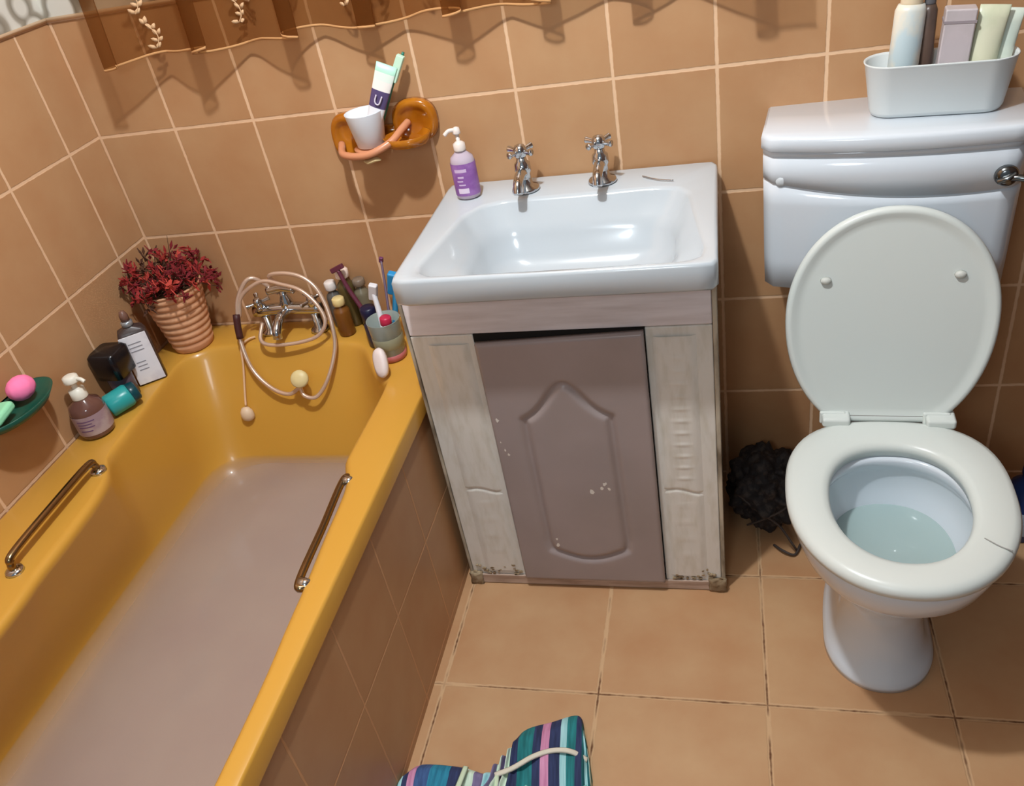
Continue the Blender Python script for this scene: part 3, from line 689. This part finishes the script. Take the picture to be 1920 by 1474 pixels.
obj('cap', lathe([(.0235, .024), (.024, .026), (.022, .040), (.018, .042)], 28), M('dark_teal', (12, 66, 76), .3), tl_)
br = thing('brown_pump_bottle', 'brown glass pump bottle with white pump, leftmost on the tub rim', 'soap bottle', (.050, -.458, ZR+.001), (0, 0, .2))
obj('body', lathe([(.030, 0), (.036, .004), (.0375, .010), (.0375, .066), (.033, .080), (.018, .090), (.015, .096)], 36, sx=1), M('brown_glass', (122, 84, 74), .1, trans=.25, coat=.4), br)
obj('label_wrap', lathe([(.0383, .014), (.0385, .016), (.0385, .060), (.0383, .062)], 36, cap=False), M('mauve_label', (158, 134, 142), .4, noise=((178, 160, 160), 26, (1, 1, 1), .45, .6)), br, label='mauve grey label')
for z, a1 in ((.050, -.9), (.043, -1.1), (.036, -1.0), (.026, -1.2)):
    g = bmesh.new(); loft(g, [[(.0388*math.cos(lerp(-1.9, a1, i/8)), .0388*math.sin(lerp(-1.9, a1, i/8)), zz) for i in range(9)] for zz in (z, z+.0028)], closed=False)
    obj('label_print', g, M('dark_print', (110, 80, 120), .5), br)
obj('pump', (lambda bm: bm)(lathe([(.017, .094), (.0175, .096), (.0165, .116), (.008, .119), (.0065, .121), (.0065, .134), (.0165, .135), (.017, .137), (.016, .148), (.010, .151)], 26)), M('white_pump', (232, 228, 214), .35), br)
obj('nozzle', tube([(.004, 0, .142), (.022, -.004, .141), (.031, -.006, .134)], .0045, 8), M('white_pump', (232, 228, 214), .35), br)
# soap dish on the left wall
gd = thing('soap_dish', 'dark green soap dish fixed to the left wall', 'soap dish', (0, -.60, .705))
bm = bmesh.new()
def gdish(rx, ry, z, cx): return [(max(.001, cx+rx*math.cos(2*PI*i/48)), ry*math.sin(2*PI*i/48), z) for i in range(48)]
loft(bm, [gdish(.030, .060, -.006, .03), gdish(.052, .082, .002, .034), gdish(.064, .096, .022, .036), gdish(.061, .093, .022, .036), gdish(.048, .078, .008, .034), gdish(.026, .055, .004, .03)], True, True)
obj('dish', bm, M('dark_green_plastic_dish', (28, 84, 68), .3), gd)
obj('wall_bracket', B(.0008, .012, -.03, .03, -.012, .02), M('dark_green_plastic_dish', (28, 84, 68), .3), gd, bevel=.003)
bm = bmesh.new(); bmesh.ops.create_icosphere(bm, subdivisions=4, radius=.030)
for v in bm.verts: v.co.x *= .85; v.co.z *= .82; v.co *= 1+.02*math.sin(v.co.x*400)*math.sin(v.co.y*380)
tag(obj('bath_sponge', bm, M('pink_sponge', (255, 130, 180), .8, bump=(90, .4, .002, (1, 1, 1))), loc=(.038, -.566, .742)), 'round pink sponge in the green soap dish', 'sponge')
bm = bmesh.new(); box(bm, -.022, .022, -.032, .032, -.010, .010)
tag(obj('soap_bar', bm, M('mint_soap', (150, 222, 178), .5), loc=(.040, -.645, .733), rot=(.1, -.1, .1), bevel=.008), 'mint green soap bar beside the pink sponge', 'soap')

# ------------------------------------------------------------------ bath mixer with hose
mixr = thing('shower_mixer', 'chrome bath shower mixer tap with coiled hose at the tub head', 'mixer tap', (.355, -.055, ZR+.0008))
bm = bmesh.new()
for x in (-.062, .075):
    lathe([(.020, 0), (.024, .002), (.022, .007), (.012, .012), (.011, .050)], 20, bm=bm, off=(x, 0, 0))
tube([(-.085, 0, .062), (0, 0, .066), (.098, 0, .062)], .0155, 16, bm=bm, k=6)
tube([(0.006, -.006, .062), (0.006, -.045, .066), (0.006, -.078, .050), (0.006, -.086, .030)], .0115, 14, bm=bm)
lathe([(.017, .062), (.018, .075), (.014, .092), (.010, .100), (.010, .118)], 18, bm=bm, off=(.006, .004, 0))
tube([(-.03, -.004, .118), (.006, 0, .122), (.042, -.004, .118)], .010, 12, bm=bm)
obj('body', bm, CHROME, mixr)
def crossh(parent, loc, rot):
    h = bmesh.new(); lathe([(.010, 0), (.013, .004), (.012, .022), (.008, .030), (.003, .032)], 18, bm=h)
    for k in range(4):
        a = k*PI/2+.5; d = Vector((math.cos(a), math.sin(a), 0))
        tube([d*.006+Vector((0,0,.018)), d*.024+Vector((0,0,.019)), d*.030+Vector((0,0,.019))], .0052, 8, bm=h, rr=lambda t: .8+.5*t)
    return obj('cross_handle', h, CHROME, parent, loc=loc, rot=rot)
crossh(mixr, (-.062, -.004, .074), (math.radians(20), 0, 0)); crossh(mixr, (.080, -.004, .074), (math.radians(20), 0, .4))
hose_pts = [(.345, -.045, .650), (.300, -.066, .705), (.262, -.088, .668), (.250, -.108, .615), (.250, -.130, .566), (.273, -.160, .503), (.319, -.182, .462), (.366, -.190, .446), (.400, -.186, .462)]
hose2 = [(.372, -.050, .660), (.350, -.068, .706), (.384, -.072, .716), (.430, -.072, .706), (.466, -.080, .680), (.488, -.096, .640), (.500, -.117, .593), (.500, -.140, .540), (.478, -.178, .480), (.446, -.200, .444), (.416, -.202, .448), (.404, -.190, .466)]
hose3 = [(.255, -.105, .62), (.270, -.088, .668), (.330, -.078, .700), (.384, -.080, .690), (.431, -.086, .674), (.468, -.099, .641), (.484, -.114, .603), (.462, -.128, .573), (.410, -.136, .560), (.340, -.140, .558), (.305, -.128, .566), (.300, -.090, .592)]
hm = M('hose_metal', (222, 196, 176), .28, .55, bump=(1, 0, 0, (1, 1, 1)))
ho = obj('hose', tube(hose_pts, .0052, 10, k=10), hm, mixr, world=True)
tube_b = obj('hose', tube(hose2, .0050, 10, k=10), hm, mixr, world=True)
obj('hose', tube(hose3, .0048, 10, k=10), hm, mixr, world=True)
obj('hose_ferrule', tube([(.254, -.112, .632), (.252, -.122, .602), (.252, -.130, .575)], .0085, 12, k=3), M('dark_rubber', (70, 34, 34), .5), mixr, world=True)
bm = bmesh.new(); lathe([(.007, -.018), (.010, -.012), (.0135, -.002), (.021, .010), (.022, .018), (.019, .023), (.006, .025)], 24, bm=bm)
obj('shower_head', bm, M('cream_plastic', (222, 204, 150), .4), mixr, loc=(.412, -.184, .486), rot=(math.radians(55), math.radians(20), 0), world=True, label='small cream shower head')
# plug and its cord over the edge of the tub
pl = thing('bath_plug', 'cream bath plug hanging on a cord at the tub head', 'plug', (.240, -.20, .40))
obj('cord', tube([(.262, -.085, ZR+.006), (.250, -.100, ZR+.008), (.244, -.128, .548), (.240, -.146, .50), (.236, -.176, .44), (.237, -.192, .415)], .0028, 8, k=8), M('cream_cord', (226, 186, 146), .6), pl, world=True)
obj('plug_body', lathe([(.003, .022), (.010, .020), (.016, .010), (.0175, 0), (.016, -.010), (.010, -.015), (.003, -.016)], 24, sy=.85), M('cream_rubber', (226, 200, 170), .4), pl, loc=(.237, -.199, .392), world=True)

# ------------------------------------------------------------------ clutter between mixer and basin
def small_bottle(name, label, cat, loc, r, h, col, capc, caph=.02, capr=.7, tilt=(0, 0, 0), rough=.3):
    t = thing(name, label, cat, loc, tilt)
    obj('body', lathe([(r*.9, 0), (r, .003), (r, h*.78), (r*.9, h*.86), (r*.45, h*.95), (r*.42, h)], 26), M('c_'+label[:16], col, rough), t)
    obj('cap', lathe([(r*capr*.9, h), (r*capr, h+.002), (r*capr, h+caph-.003), (r*capr*.8, h+caph)], 24), M('k_'+label[:16], capc, .35), t)
    return t
zt = ZR+.001
small_bottle('shampoo_bottle', 'small grey bottle with round white cap right beside the hose coil', 'bottle', (.482, -.034, zt), .018, .100, (96, 92, 88), (228, 220, 216), .022, .8)
small_bottle('conditioner_bottle', 'dark olive bottle with pinkish white cap against the back wall', 'bottle', (.518, -.028, zt), .021, .128, (92, 78, 44), (238, 218, 206), .022, .8)
small_bottle('perfume_bottle', 'brown amber bottle with pale gold cap near the mixer', 'bottle', (.514, -.078, zt), .020, .080, (120, 74, 28), (222, 200, 140), .020, .75)
small_bottle('grey_lotion_bottle', 'khaki grey bottle behind the razors, back row by the wall', 'bottle', (.556, -.030, zt), .019, .105, (120, 112, 92), (128, 112, 96), .018, .8)
rz_ = thing('razor', 'dark maroon razor standing up among the bottles by the wall', 'razor', (.588, -.082, zt), (math.radians(-10), math.radians(-22), 0))
obj('handle', tube([(0, 0, .002), (.002, 0, .06), (-.002, 0, .12), (0, 0, .175)], .0055, 8, rr=lambda t: 1.2-.3*t), M('maroon_plastic', (98, 44, 62), .4), rz_)
obj('head', B(-.018, .018, -.005, .005, .172, .184), M('maroon_plastic', (98, 44, 62), .4), rz_, bevel=.002)
gl = thing('tumbler', 'clear tumbler of razors and brushes with a pink base beside the basin', 'tumbler', (.668, -.190, zt))
glass = M('dull_clear_plastic', (176, 192, 188), .2, trans=.35, alpha=.75)
obj('cup_wall', lathe([(.030, .004), (.032, .006), (.038, .098), (.0385, .100), (.0365, .099), (.031, .010)], 36, cap=False), glass, gl)
obj('cup_base', lathe([(.028, 0), (.033, .002), (.034, .016), (.030, .018)], 36), M('rose_base', (190, 108, 108), .35), gl, label='pink base')
obj('cup_band', lathe([(.0345, .034), (.0352, .035), (.0362, .060), (.0358, .061)], 36, cap=False), M('olive_band', (150, 152, 128), .4), gl)
def stick(name, label, cat, p0, p1, r, col, head=None, headc=None):
    t = thing(name, label, cat, p0)
    d = Vector(p1)-Vector(p0)
    obj('handle', tube([(0, 0, 0), d*.5+Vector((.002, 0, 0)), d], r, 10, rr=lambda u: .9+.25*math.sin(u*PI)), M('s_'+label[:14], col, .35), t)
    if head:
        bm = bmesh.new(); box(bm, -head[0]/2, head[0]/2, -head[1]/2, head[1]/2, -head[2]/2, head[2]/2)
        obj('head', bm, M('h_'+label[:14], headc, .4), t, loc=d, rot=(.2, .3, 0), bevel=min(head)*.25)
    return t
g0 = Vector((.668, -.190, zt+.022))
stick('shaving_razor', 'bright blue razor with wide head standing nearest the basin in the tumbler', 'razor', tuple(g0+Vector((.004, .010, 0))), (.684, -.110, .690), .006, (30, 110, 150), (.034, .018, .062), (46, 146, 206))
stick('hair_brush', 'white handled brush in the tumbler left of the blue razor', 'brush', tuple(g0+Vector((-.010, .006, 0))), (.640, -.140, .688), .006, (220, 220, 226), (.020, .014, .045), (222, 222, 228))
stick('hair_comb', 'thin grey purple comb tip rising left of the blue razor head', 'comb', tuple(g0+Vector((-.002, .016, 0))), (.650, -.075, .735), .0028, (106, 88, 108), (.010, .008, .014), (112, 60, 96))
small_bottle('nail_polish_bottle', 'navy blue bottle on the tub rim in front of the white brush', 'bottle', (.612, -.135, zt), .020, .070, (46, 44, 66), (22, 24, 56), .032, .95)
small_bottle('red_cap_bottle', 'small white bottle with crimson cap leaning inside the clear tumbler', 'bottle', (.672, -.206, zt+.020), .012, .075, (226, 224, 230), (186, 40, 76), .020, 1.1, (0, .12, 0))
bm = bmesh.new(); loft(bm, [[(x, y, z) for x, y in egg(.018*k, .034*k, -.034*k, 0, 2.4, 2.4, 32)] for k, z in ((.55, -.0095), (.9, -.007), (1, 0), (.9, .007), (.55, .0095))], True, True)
tag(obj('soap_bar', bm, M('white_soap', (226, 214, 212), .4), loc=(.672, -.268, ZR+.0340), rot=(math.radians(62), math.radians(-20), math.radians(-14))), 'white oval soap bar propped up on the tub rim by the tumbler', 'soap')
small_bottle('travel_bottle', 'tiny black bottle at the rim corner in front of the navy bottle', 'bottle', (.592, -.100, zt), .014, .060, (44, 40, 46), (36, 34, 40), .020, .9)

# ------------------------------------------------------------------ sheer brown curtain
XC0, XC1, ZH = .160, 1.535, 1.226
fold_k = [(.160, .100), (.20, .094), (.29, .040), (.395, .100), (.47, .018), (.590, .082), (.650, .016), (.745, .060), (.815, .016), (.925, .072), (1.02, .018), (1.095, .062), (1.20, .016), (1.26, .05), (1.34, .02), (1.45, .090), (1.535, .075)]
def cy(x):
    for (a, ya), (b_, yb_) in zip(fold_k, fold_k[1:]):
        if x <= b_: t = (x-a)/(b_-a); return -lerp(ya, yb_, t*t*(3-2*t)*.6+t*.4)
    return -fold_k[-1][1]
def swf(x): return sum(-2.6*(x-c)*math.exp(-((x-c)/.038)**2) for c in (.185, .395, .590, .745, .925, 1.095, 1.26, 1.45))
cu = bmesh.new(); nx, nzc = 560, 20; V = []
cx_mid = lambda x: x
for j in range(nzc+1):
    z = lerp(ZH, 1.62, (j/nzc)); row = []
    for i in range(nx+1):
        u = i/nx; x = lerp(XC0, XC1, u); xo = x
        k = 1-.35*j/nzc
        y = cy(x)*k-.004
        dzh = .006*math.sin(x*23)+.004*math.sin(x*51+1) if j == 0 else 0
        sway = swf(x)
        row.append(cu.verts.new((x+sway, y, z+(dzh*(1-j/nzc)))))
    V.append(row)
for j in range(nzc):
    for i in range(nx): cu.faces.new((V[j][i], V[j][i+1], V[j+1][i+1], V[j+1][i]))
mc = bpy.data.materials.new('brown_voile'); mc.use_nodes = True; nt = mc.node_tree; N = nt.nodes; out = N['Material Output']; N.remove(N['Principled BSDF'])
df = N.new('ShaderNodeBsdfDiffuse'); df.inputs[0].default_value = lin((122, 76, 38)); tr_ = N.new('ShaderNodeBsdfTranslucent'); tr_.inputs[0].default_value = lin((136, 82, 38))
ad = N.new('ShaderNodeMixShader'); ad.inputs[0].default_value = .45; nt.links.new(df.outputs[0], ad.inputs[1]); nt.links.new(tr_.outputs[0], ad.inputs[2])
tp_ = N.new('ShaderNodeBsdfTransparent'); tp_.inputs[0].default_value = (.92, .82, .68, 1)
mxs = N.new('ShaderNodeMixShader'); mxs.inputs[0].default_value = .46; nt.links.new(tp_.outputs[0], mxs.inputs[1]); nt.links.new(ad.outputs[0], mxs.inputs[2]); nt.links.new(mxs.outputs[0], out.inputs[0])
cur = obj('curtain', cu, mc)
tag(cur, 'sheer brown voile curtain hanging in folds across the back wall', 'curtain')
hem = bmesh.new()
loft(hem, [[(lerp(XC0, XC1, i/nx)+swf(lerp(XC0, XC1, i/nx)), cy(lerp(XC0, XC1, i/nx))-.0045+dy, ZH+dz+.006*math.sin(lerp(XC0, XC1, i/nx)*23)+.004*math.sin(lerp(XC0, XC1, i/nx)*51+1)) for dy, dz in ((0, 0), (0, .005), (-.0012, .005), (-.0012, 0))] for i in range(nx+1)], True, True)
obj('hem', hem, M('hem_thread', (190, 140, 90), .8), cur)
def leaf(bm, c, a, L0, w0):
    d = Vector((math.cos(a), 0, math.sin(a))); s_ = Vector((-d.z, 0, d.x))
    pts = [c, c+d*L0*.35+s_*w0, c+d*L0*.75+s_*w0*.7, c+d*L0, c+d*L0*.75-s_*w0*.7, c+d*L0*.35-s_*w0]
    P0 = [(p.x, cy(min(max(p.x, XC0), XC1))-.0068, p.z) for p in pts]
    f_ = [bm.verts.new(p) for p in P0]; g_ = [bm.verts.new((p[0], p[1]+.0010, p[2])) for p in P0]
    bm.faces.new(f_); bm.faces.new(g_[::-1])
    for i in range(6): bm.faces.new((f_[i], g_[i], g_[(i+1) % 6], f_[(i+1) % 6]))
thread = M('cream_thread', (206, 168, 128), .8)
for (cx, cz0) in ((.275, 1.240), (.262, 1.31), (.465, 1.262), (.50, 1.30), (.710, 1.268), (.775, 1.278), (.87, 1.29), (1.04, 1.272), (.60, 1.33), (1.2, 1.285), (1.33, 1.29)):
    emb = bmesh.new()
    P_ = [Vector((cx+.010*math.sin(k*.9), 0, cz0+k*.012)) for k in range(5)]
    ys = [cy(min(max(p.x, XC0), XC1)) for p in P_]
    tube([(p.x, y-.0066, p.z) for p, y in zip(P_, ys)], .0012, 6, bm=emb, k=4)
    for k, p in enumerate(P_):
        leaf(emb, p, .5+.2*k+random.uniform(-.3, .3), random.uniform(.013, .020), .0042); leaf(emb, p, 2.5-.15*k+random.uniform(-.3, .3), random.uniform(.012, .018), .0040)
    obj('embroidered_sprig', emb, thread, cur, label='cream embroidered leaf sprig')

# ------------------------------------------------------------------ decorative border tiles running round the walls above the terracotta rows
mz = bpy.data.materials.new('white_ring_tiles'); mz.use_nodes = True; nt = mz.node_tree; N = nt.nodes; b = N['Principled BSDF']
g = N.new('ShaderNodeNewGeometry'); vo = N.new('ShaderNodeTexVoronoi'); vo.inputs['Scale'].default_value = 12; vo.inputs['Randomness'].default_value = .7
vo.feature = 'SMOOTH_F1'; vo.inputs['Smoothness'].default_value = .15
nt.links.new(g.outputs['Position'], vo.inputs['Vector'])
rp = N.new('ShaderNodeValToRGB'); e = rp.color_ramp.elements; e[0].position = .34; e[0].color = lin((206, 202, 192)); e[1].position = .66; e[1].color = lin((214, 212, 202))
for p_, c_ in ((.42, (134, 126, 112)), (.50, (156, 148, 134)), (.56, (206, 202, 192))):
    x_ = e.new(p_); x_.color = lin(c_)
nt.links.new(vo.outputs['Distance'], rp.inputs[0]); nt.links.new(rp.outputs[0], b.inputs['Base Color']); b.inputs['Roughness'].default_value = .3
struct('trim_1', B(.0002, .0035, FY, -.0002, 1.3225, 1.424), mz)
struct('trim_2', B(.0036, RX-.0002, -.0035, -.0002, 1.3225, 1.424), mz)
liner = M('beige_liner', (236, 206, 172), .5)
def liner_strip(name, p0, p1):
    o = obj(name, tube([p0, p1], .0042, 12, k=1), liner); o['kind'] = 'structure'
liner_strip('trim_3', (.0044, FY, 1.3185), (.0044, -.0046, 1.3185)); liner_strip('trim_4', (.0046, -.0044, 1.3185), (RX-.0046, -.0044, 1.3185))

# ------------------------------------------------------------------ striped cloth on the floor
cl_ = thing('crumpled_shorts', 'crumpled teal striped cloth with white trim lying on the floor tiles', 'cloth', (.96, -.86, 0))
def curve(pts, t):
    P = [Vector((a, b, 0)) for a, b in pts]; Ls = [0]
    for a, b in zip(P, P[1:]): Ls.append(Ls[-1]+(b-a).length)
    s_ = t*Ls[-1]
    for i in range(len(P)-1):
        if s_ <= Ls[i+1]+1e-9: return P[i].lerp(P[i+1], (s_-Ls[i])/(Ls[i+1]-Ls[i]))
    return P[-1]
far = [tuple(p[:2]) for p in smooth_pts([(a, b, 0) for a, b in ((.770, -.925), (.793, -.868), (.84, -.858), (.895, -.860), (.945, -.868), (.972, -.842), (.985, -.790), (1.004, -.762), (1.055, -.742), (1.105, -.726), (1.122, -.765), (1.140, -.830))], 6)]
near = [tuple(p[:2]) for p in smooth_pts([(a, b, 0) for a, b in ((.764, -.985), (.80, -1.02), (.86, -1.02), (.92, -.99), (.955, -.955), (.985, -.950), (1.03, -.975), (1.07, -.985), (1.11, -.97), (1.138, -.94), (1.150, -.90), (1.148, -.860))], 6)]
bm = bmesh.new(); uvl = bm.loops.layers.uv.new('UVMap'); nu, nv = 180, 50; V = []; UV = {}
for i in range(nu+1):
    u = i/nu; A, Z_ = curve(far, u), curve(near, u); row = []
    pinch = math.exp(-((u-.46)/.10)**2)
    for j in range(nv+1):
        v = j/nv; p = A.lerp(Z_, v)
        e = min(v, 1-v); e2 = min(u, 1-u)
        z = .026*min(1, (e*7)**.5)*min(1, (e2*14)**.5)
        z *= 1+.25*math.sin(u*9+v*4)+.15*math.sin(v*11-u*13)
        z += pinch*(.012+.010*math.sin(u*150+v*3))*min(1, e*8)
        z += .004*math.sin(u*46+2*v)*min(1, e*6)
        vert = bm.verts.new((p.x, p.y, max(.002, z))); row.append(vert); UV[vert] = (u, v)
    V.append(row)
for i in range(nu):
    for j in range(nv): bm.faces.new((V[i][j], V[i+1][j], V[i+1][j+1], V[i][j+1]))
for f in bm.faces:
    for l in f.loops: l[uvl].uv = UV[l.vert]
mp = bpy.data.materials.new('teal_stripes'); mp.use_nodes = True; nt = mp.node_tree; N = nt.nodes; b = N['Principled BSDF']; b.inputs['Roughness'].default_value = .85
uvn = N.new('ShaderNodeUVMap'); sp = N.new('ShaderNodeSeparateXYZ'); nt.links.new(uvn.outputs[0], sp.inputs[0])
cr = N.new('ShaderNodeValToRGB'); cr.color_ramp.interpolation = 'LINEAR'; el = cr.color_ramp.elements
T1, T2, NV, PK, LB, PU, WH = (30, 118, 122), (24, 98, 104), (44, 54, 92), (206, 140, 176), (162, 212, 216), (124, 112, 148), (206, 226, 206)
bands = [(0, (60, 140, 110)), (.02, T1), (.05, LB), (.075, NV), (.105, PK), (.135, (60, 90, 140)), (.18, (40, 130, 160)), (.25, NV), (.305, WH), (.34, PU), (.38, LB), (.41, PU), (.44, WH), (.47, PU), (.50, WH), (.53, NV), (.58, T1), (.64, NV), (.67, PK), (.70, NV), (.74, LB), (.765, T1), (.80, NV), (.84, T2), (.87, LB), (.90, T2), (.94, WH), (.97, T1)]
el[0].position = 0; el[0].color = lin(bands[0][1]); el[1].position = .012; el[1].color = lin(bands[0][1])
bands = bands[1:]
steps = []
import functools
# narrow cross-fades between bands: kept to the ramp's 32 stops
for p, c in bands:
    e = el.new(p); e.color = lin(c)
cr.color_ramp.interpolation = 'CONSTANT'
nt.links.new(sp.outputs[0], cr.inputs[0])
wv = N.new('ShaderNodeTexNoise'); wv.inputs['Scale'].default_value = 60; mpn = N.new('ShaderNodeMapping'); mpn.inputs['Scale'].default_value = (1.6, .06, 1); nt.links.new(uvn.outputs[0], mpn.inputs[0]); nt.links.new(mpn.outputs[0], wv.inputs['Vector'])
mx = N.new('ShaderNodeMix'); mx.data_type = 'RGBA'; mx.blend_type = 'SOFT_LIGHT'; mx.inputs[0].default_value = .95; nt.links.new(cr.outputs[0], mx.inputs[6]); nt.links.new(wv.outputs[0], mx.inputs[7]); nt.links.new(mx.outputs[2], b.inputs['Base Color'])
fab = obj('fabric', bm, mp, cl_, world=True)
trm = M('white_elastic', (222, 214, 196), .8); trt = M('mint_trim', (140, 206, 200), .8)
def flat_strip(pts, w_, mat, name, lab=None):
    P = smooth_pts(pts, 8); bm = bmesh.new(); rings = []
    for i, p in enumerate(P):
        t = (P[min(i+1, len(P)-1)]-P[max(i-1, 0)]).normalized(); s_ = t.cross(Vector((0, 0, 1))).normalized()
        rings.append([p+s_*w_/2, p+s_*w_*.25+Vector((0, 0, .003)), p-s_*w_*.25+Vector((0, 0, .003)), p-s_*w_/2, p-Vector((0, 0, .003))])
    loft(bm, rings, True, True); return obj(name, bm, mat, cl_, world=True, label=lab)
flat_strip([(.968, -.888, .040), (1.000, -.872, .042), (1.035, -.845, .042), (1.070, -.828, .040), (1.105, -.824, .036), (1.136, -.828, .018)], .012, trm, 'waistband', 'cream elastic band')
flat_strip([(1.030, -.905, .040), (1.060, -.920, .040), (1.100, -.912, .034), (1.142, -.880, .016)], .009, trt, 'leg_trim', 'mint edging')
flat_strip([(.905, -.872, .032), (.900, -.92, .036), (.890, -.98, .036)], .012, M('pale_yellow_trim', (206, 222, 190), .8), 'leg_trim', 'pale yellow edging')
flat_strip([(.972, -.885, .040), (.976, -.92, .040), (.972, -.96, .036)], .010, M('pale_yellow_trim', (206, 222, 190), .8), 'leg_trim', 'pale yellow edging')

# ------------------------------------------------------------------ dark bundle between vanity and toilet
from mathutils import noise as mnoise
bm = bmesh.new(); bmesh.ops.create_icosphere(bm, subdivisions=5, radius=1)
for v in bm.verts:
    n_ = mnoise.noise(v.co*2.4)*.30+mnoise.noise(v.co*6)*.16+mnoise.noise(v.co*14)*.07
    v.co *= 1+n_
    v.co.x *= .086; v.co.y *= .095; v.co.z = v.co.z*.092+.09
zmin = min(v.co.z for v in bm.verts)
for v in bm.verts: v.co.z -= zmin-.0005
net = thing('mesh_bag', 'crumpled black mesh bag on the floor between vanity and toilet', 'bag', (1.500, -.135, 0))
obj('bag', bm, M('black_mesh', (34, 29, 30), .75, noise=((58, 50, 46), 60, (1, 1, 1), .5, .62), bump=(70, .8, .004, (1, 1, 1))), net)
bm = bmesh.new()
tube([(-.07, -.06, .13), (-.03, -.09, .11), (.02, -.10, .07), (.05, -.12, .03), (.06, -.115, .006)], .003, 6, bm=bm)
tube([(-.05, -.09, .06), (-.02, -.105, .09), (.03, -.10, .12), (.06, -.06, .13)], .0025, 6, bm=bm)
tube([(.01, -.10, .006), (.03, -.125, .012), (.055, -.13, .006), (.07, -.10, .010)], .003, 6, bm=bm)
obj('strap', bm, M('dark_strap', (66, 56, 52), .7), net)

# ------------------------------------------------------------------ cleaner bottle by the toilet's right side
cb = thing('cleaner_bottle', 'blue cleaning bottle with a pale label behind the right side of the toilet', 'bottle', (2.045, -.17, 0), (0, 0, .2))
obj('body', lathe([(.036, 0), (.040, .004), (.040, .120), (.034, .142), (.016, .160), (.014, .172)], 32), M('navy_plastic', (28, 58, 120), .3), cb)
obj('label_wrap', lathe([(.0405, .022), (.041, .024), (.041, .085), (.0405, .087)], 32, cap=False), M('pale_blue_label', (168, 180, 196), .5), cb)
obj('cap', lathe([(.017, .172), (.018, .174), (.017, .200), (.014, .203)], 24), M('navy_cap', (20, 46, 104), .35), cb)
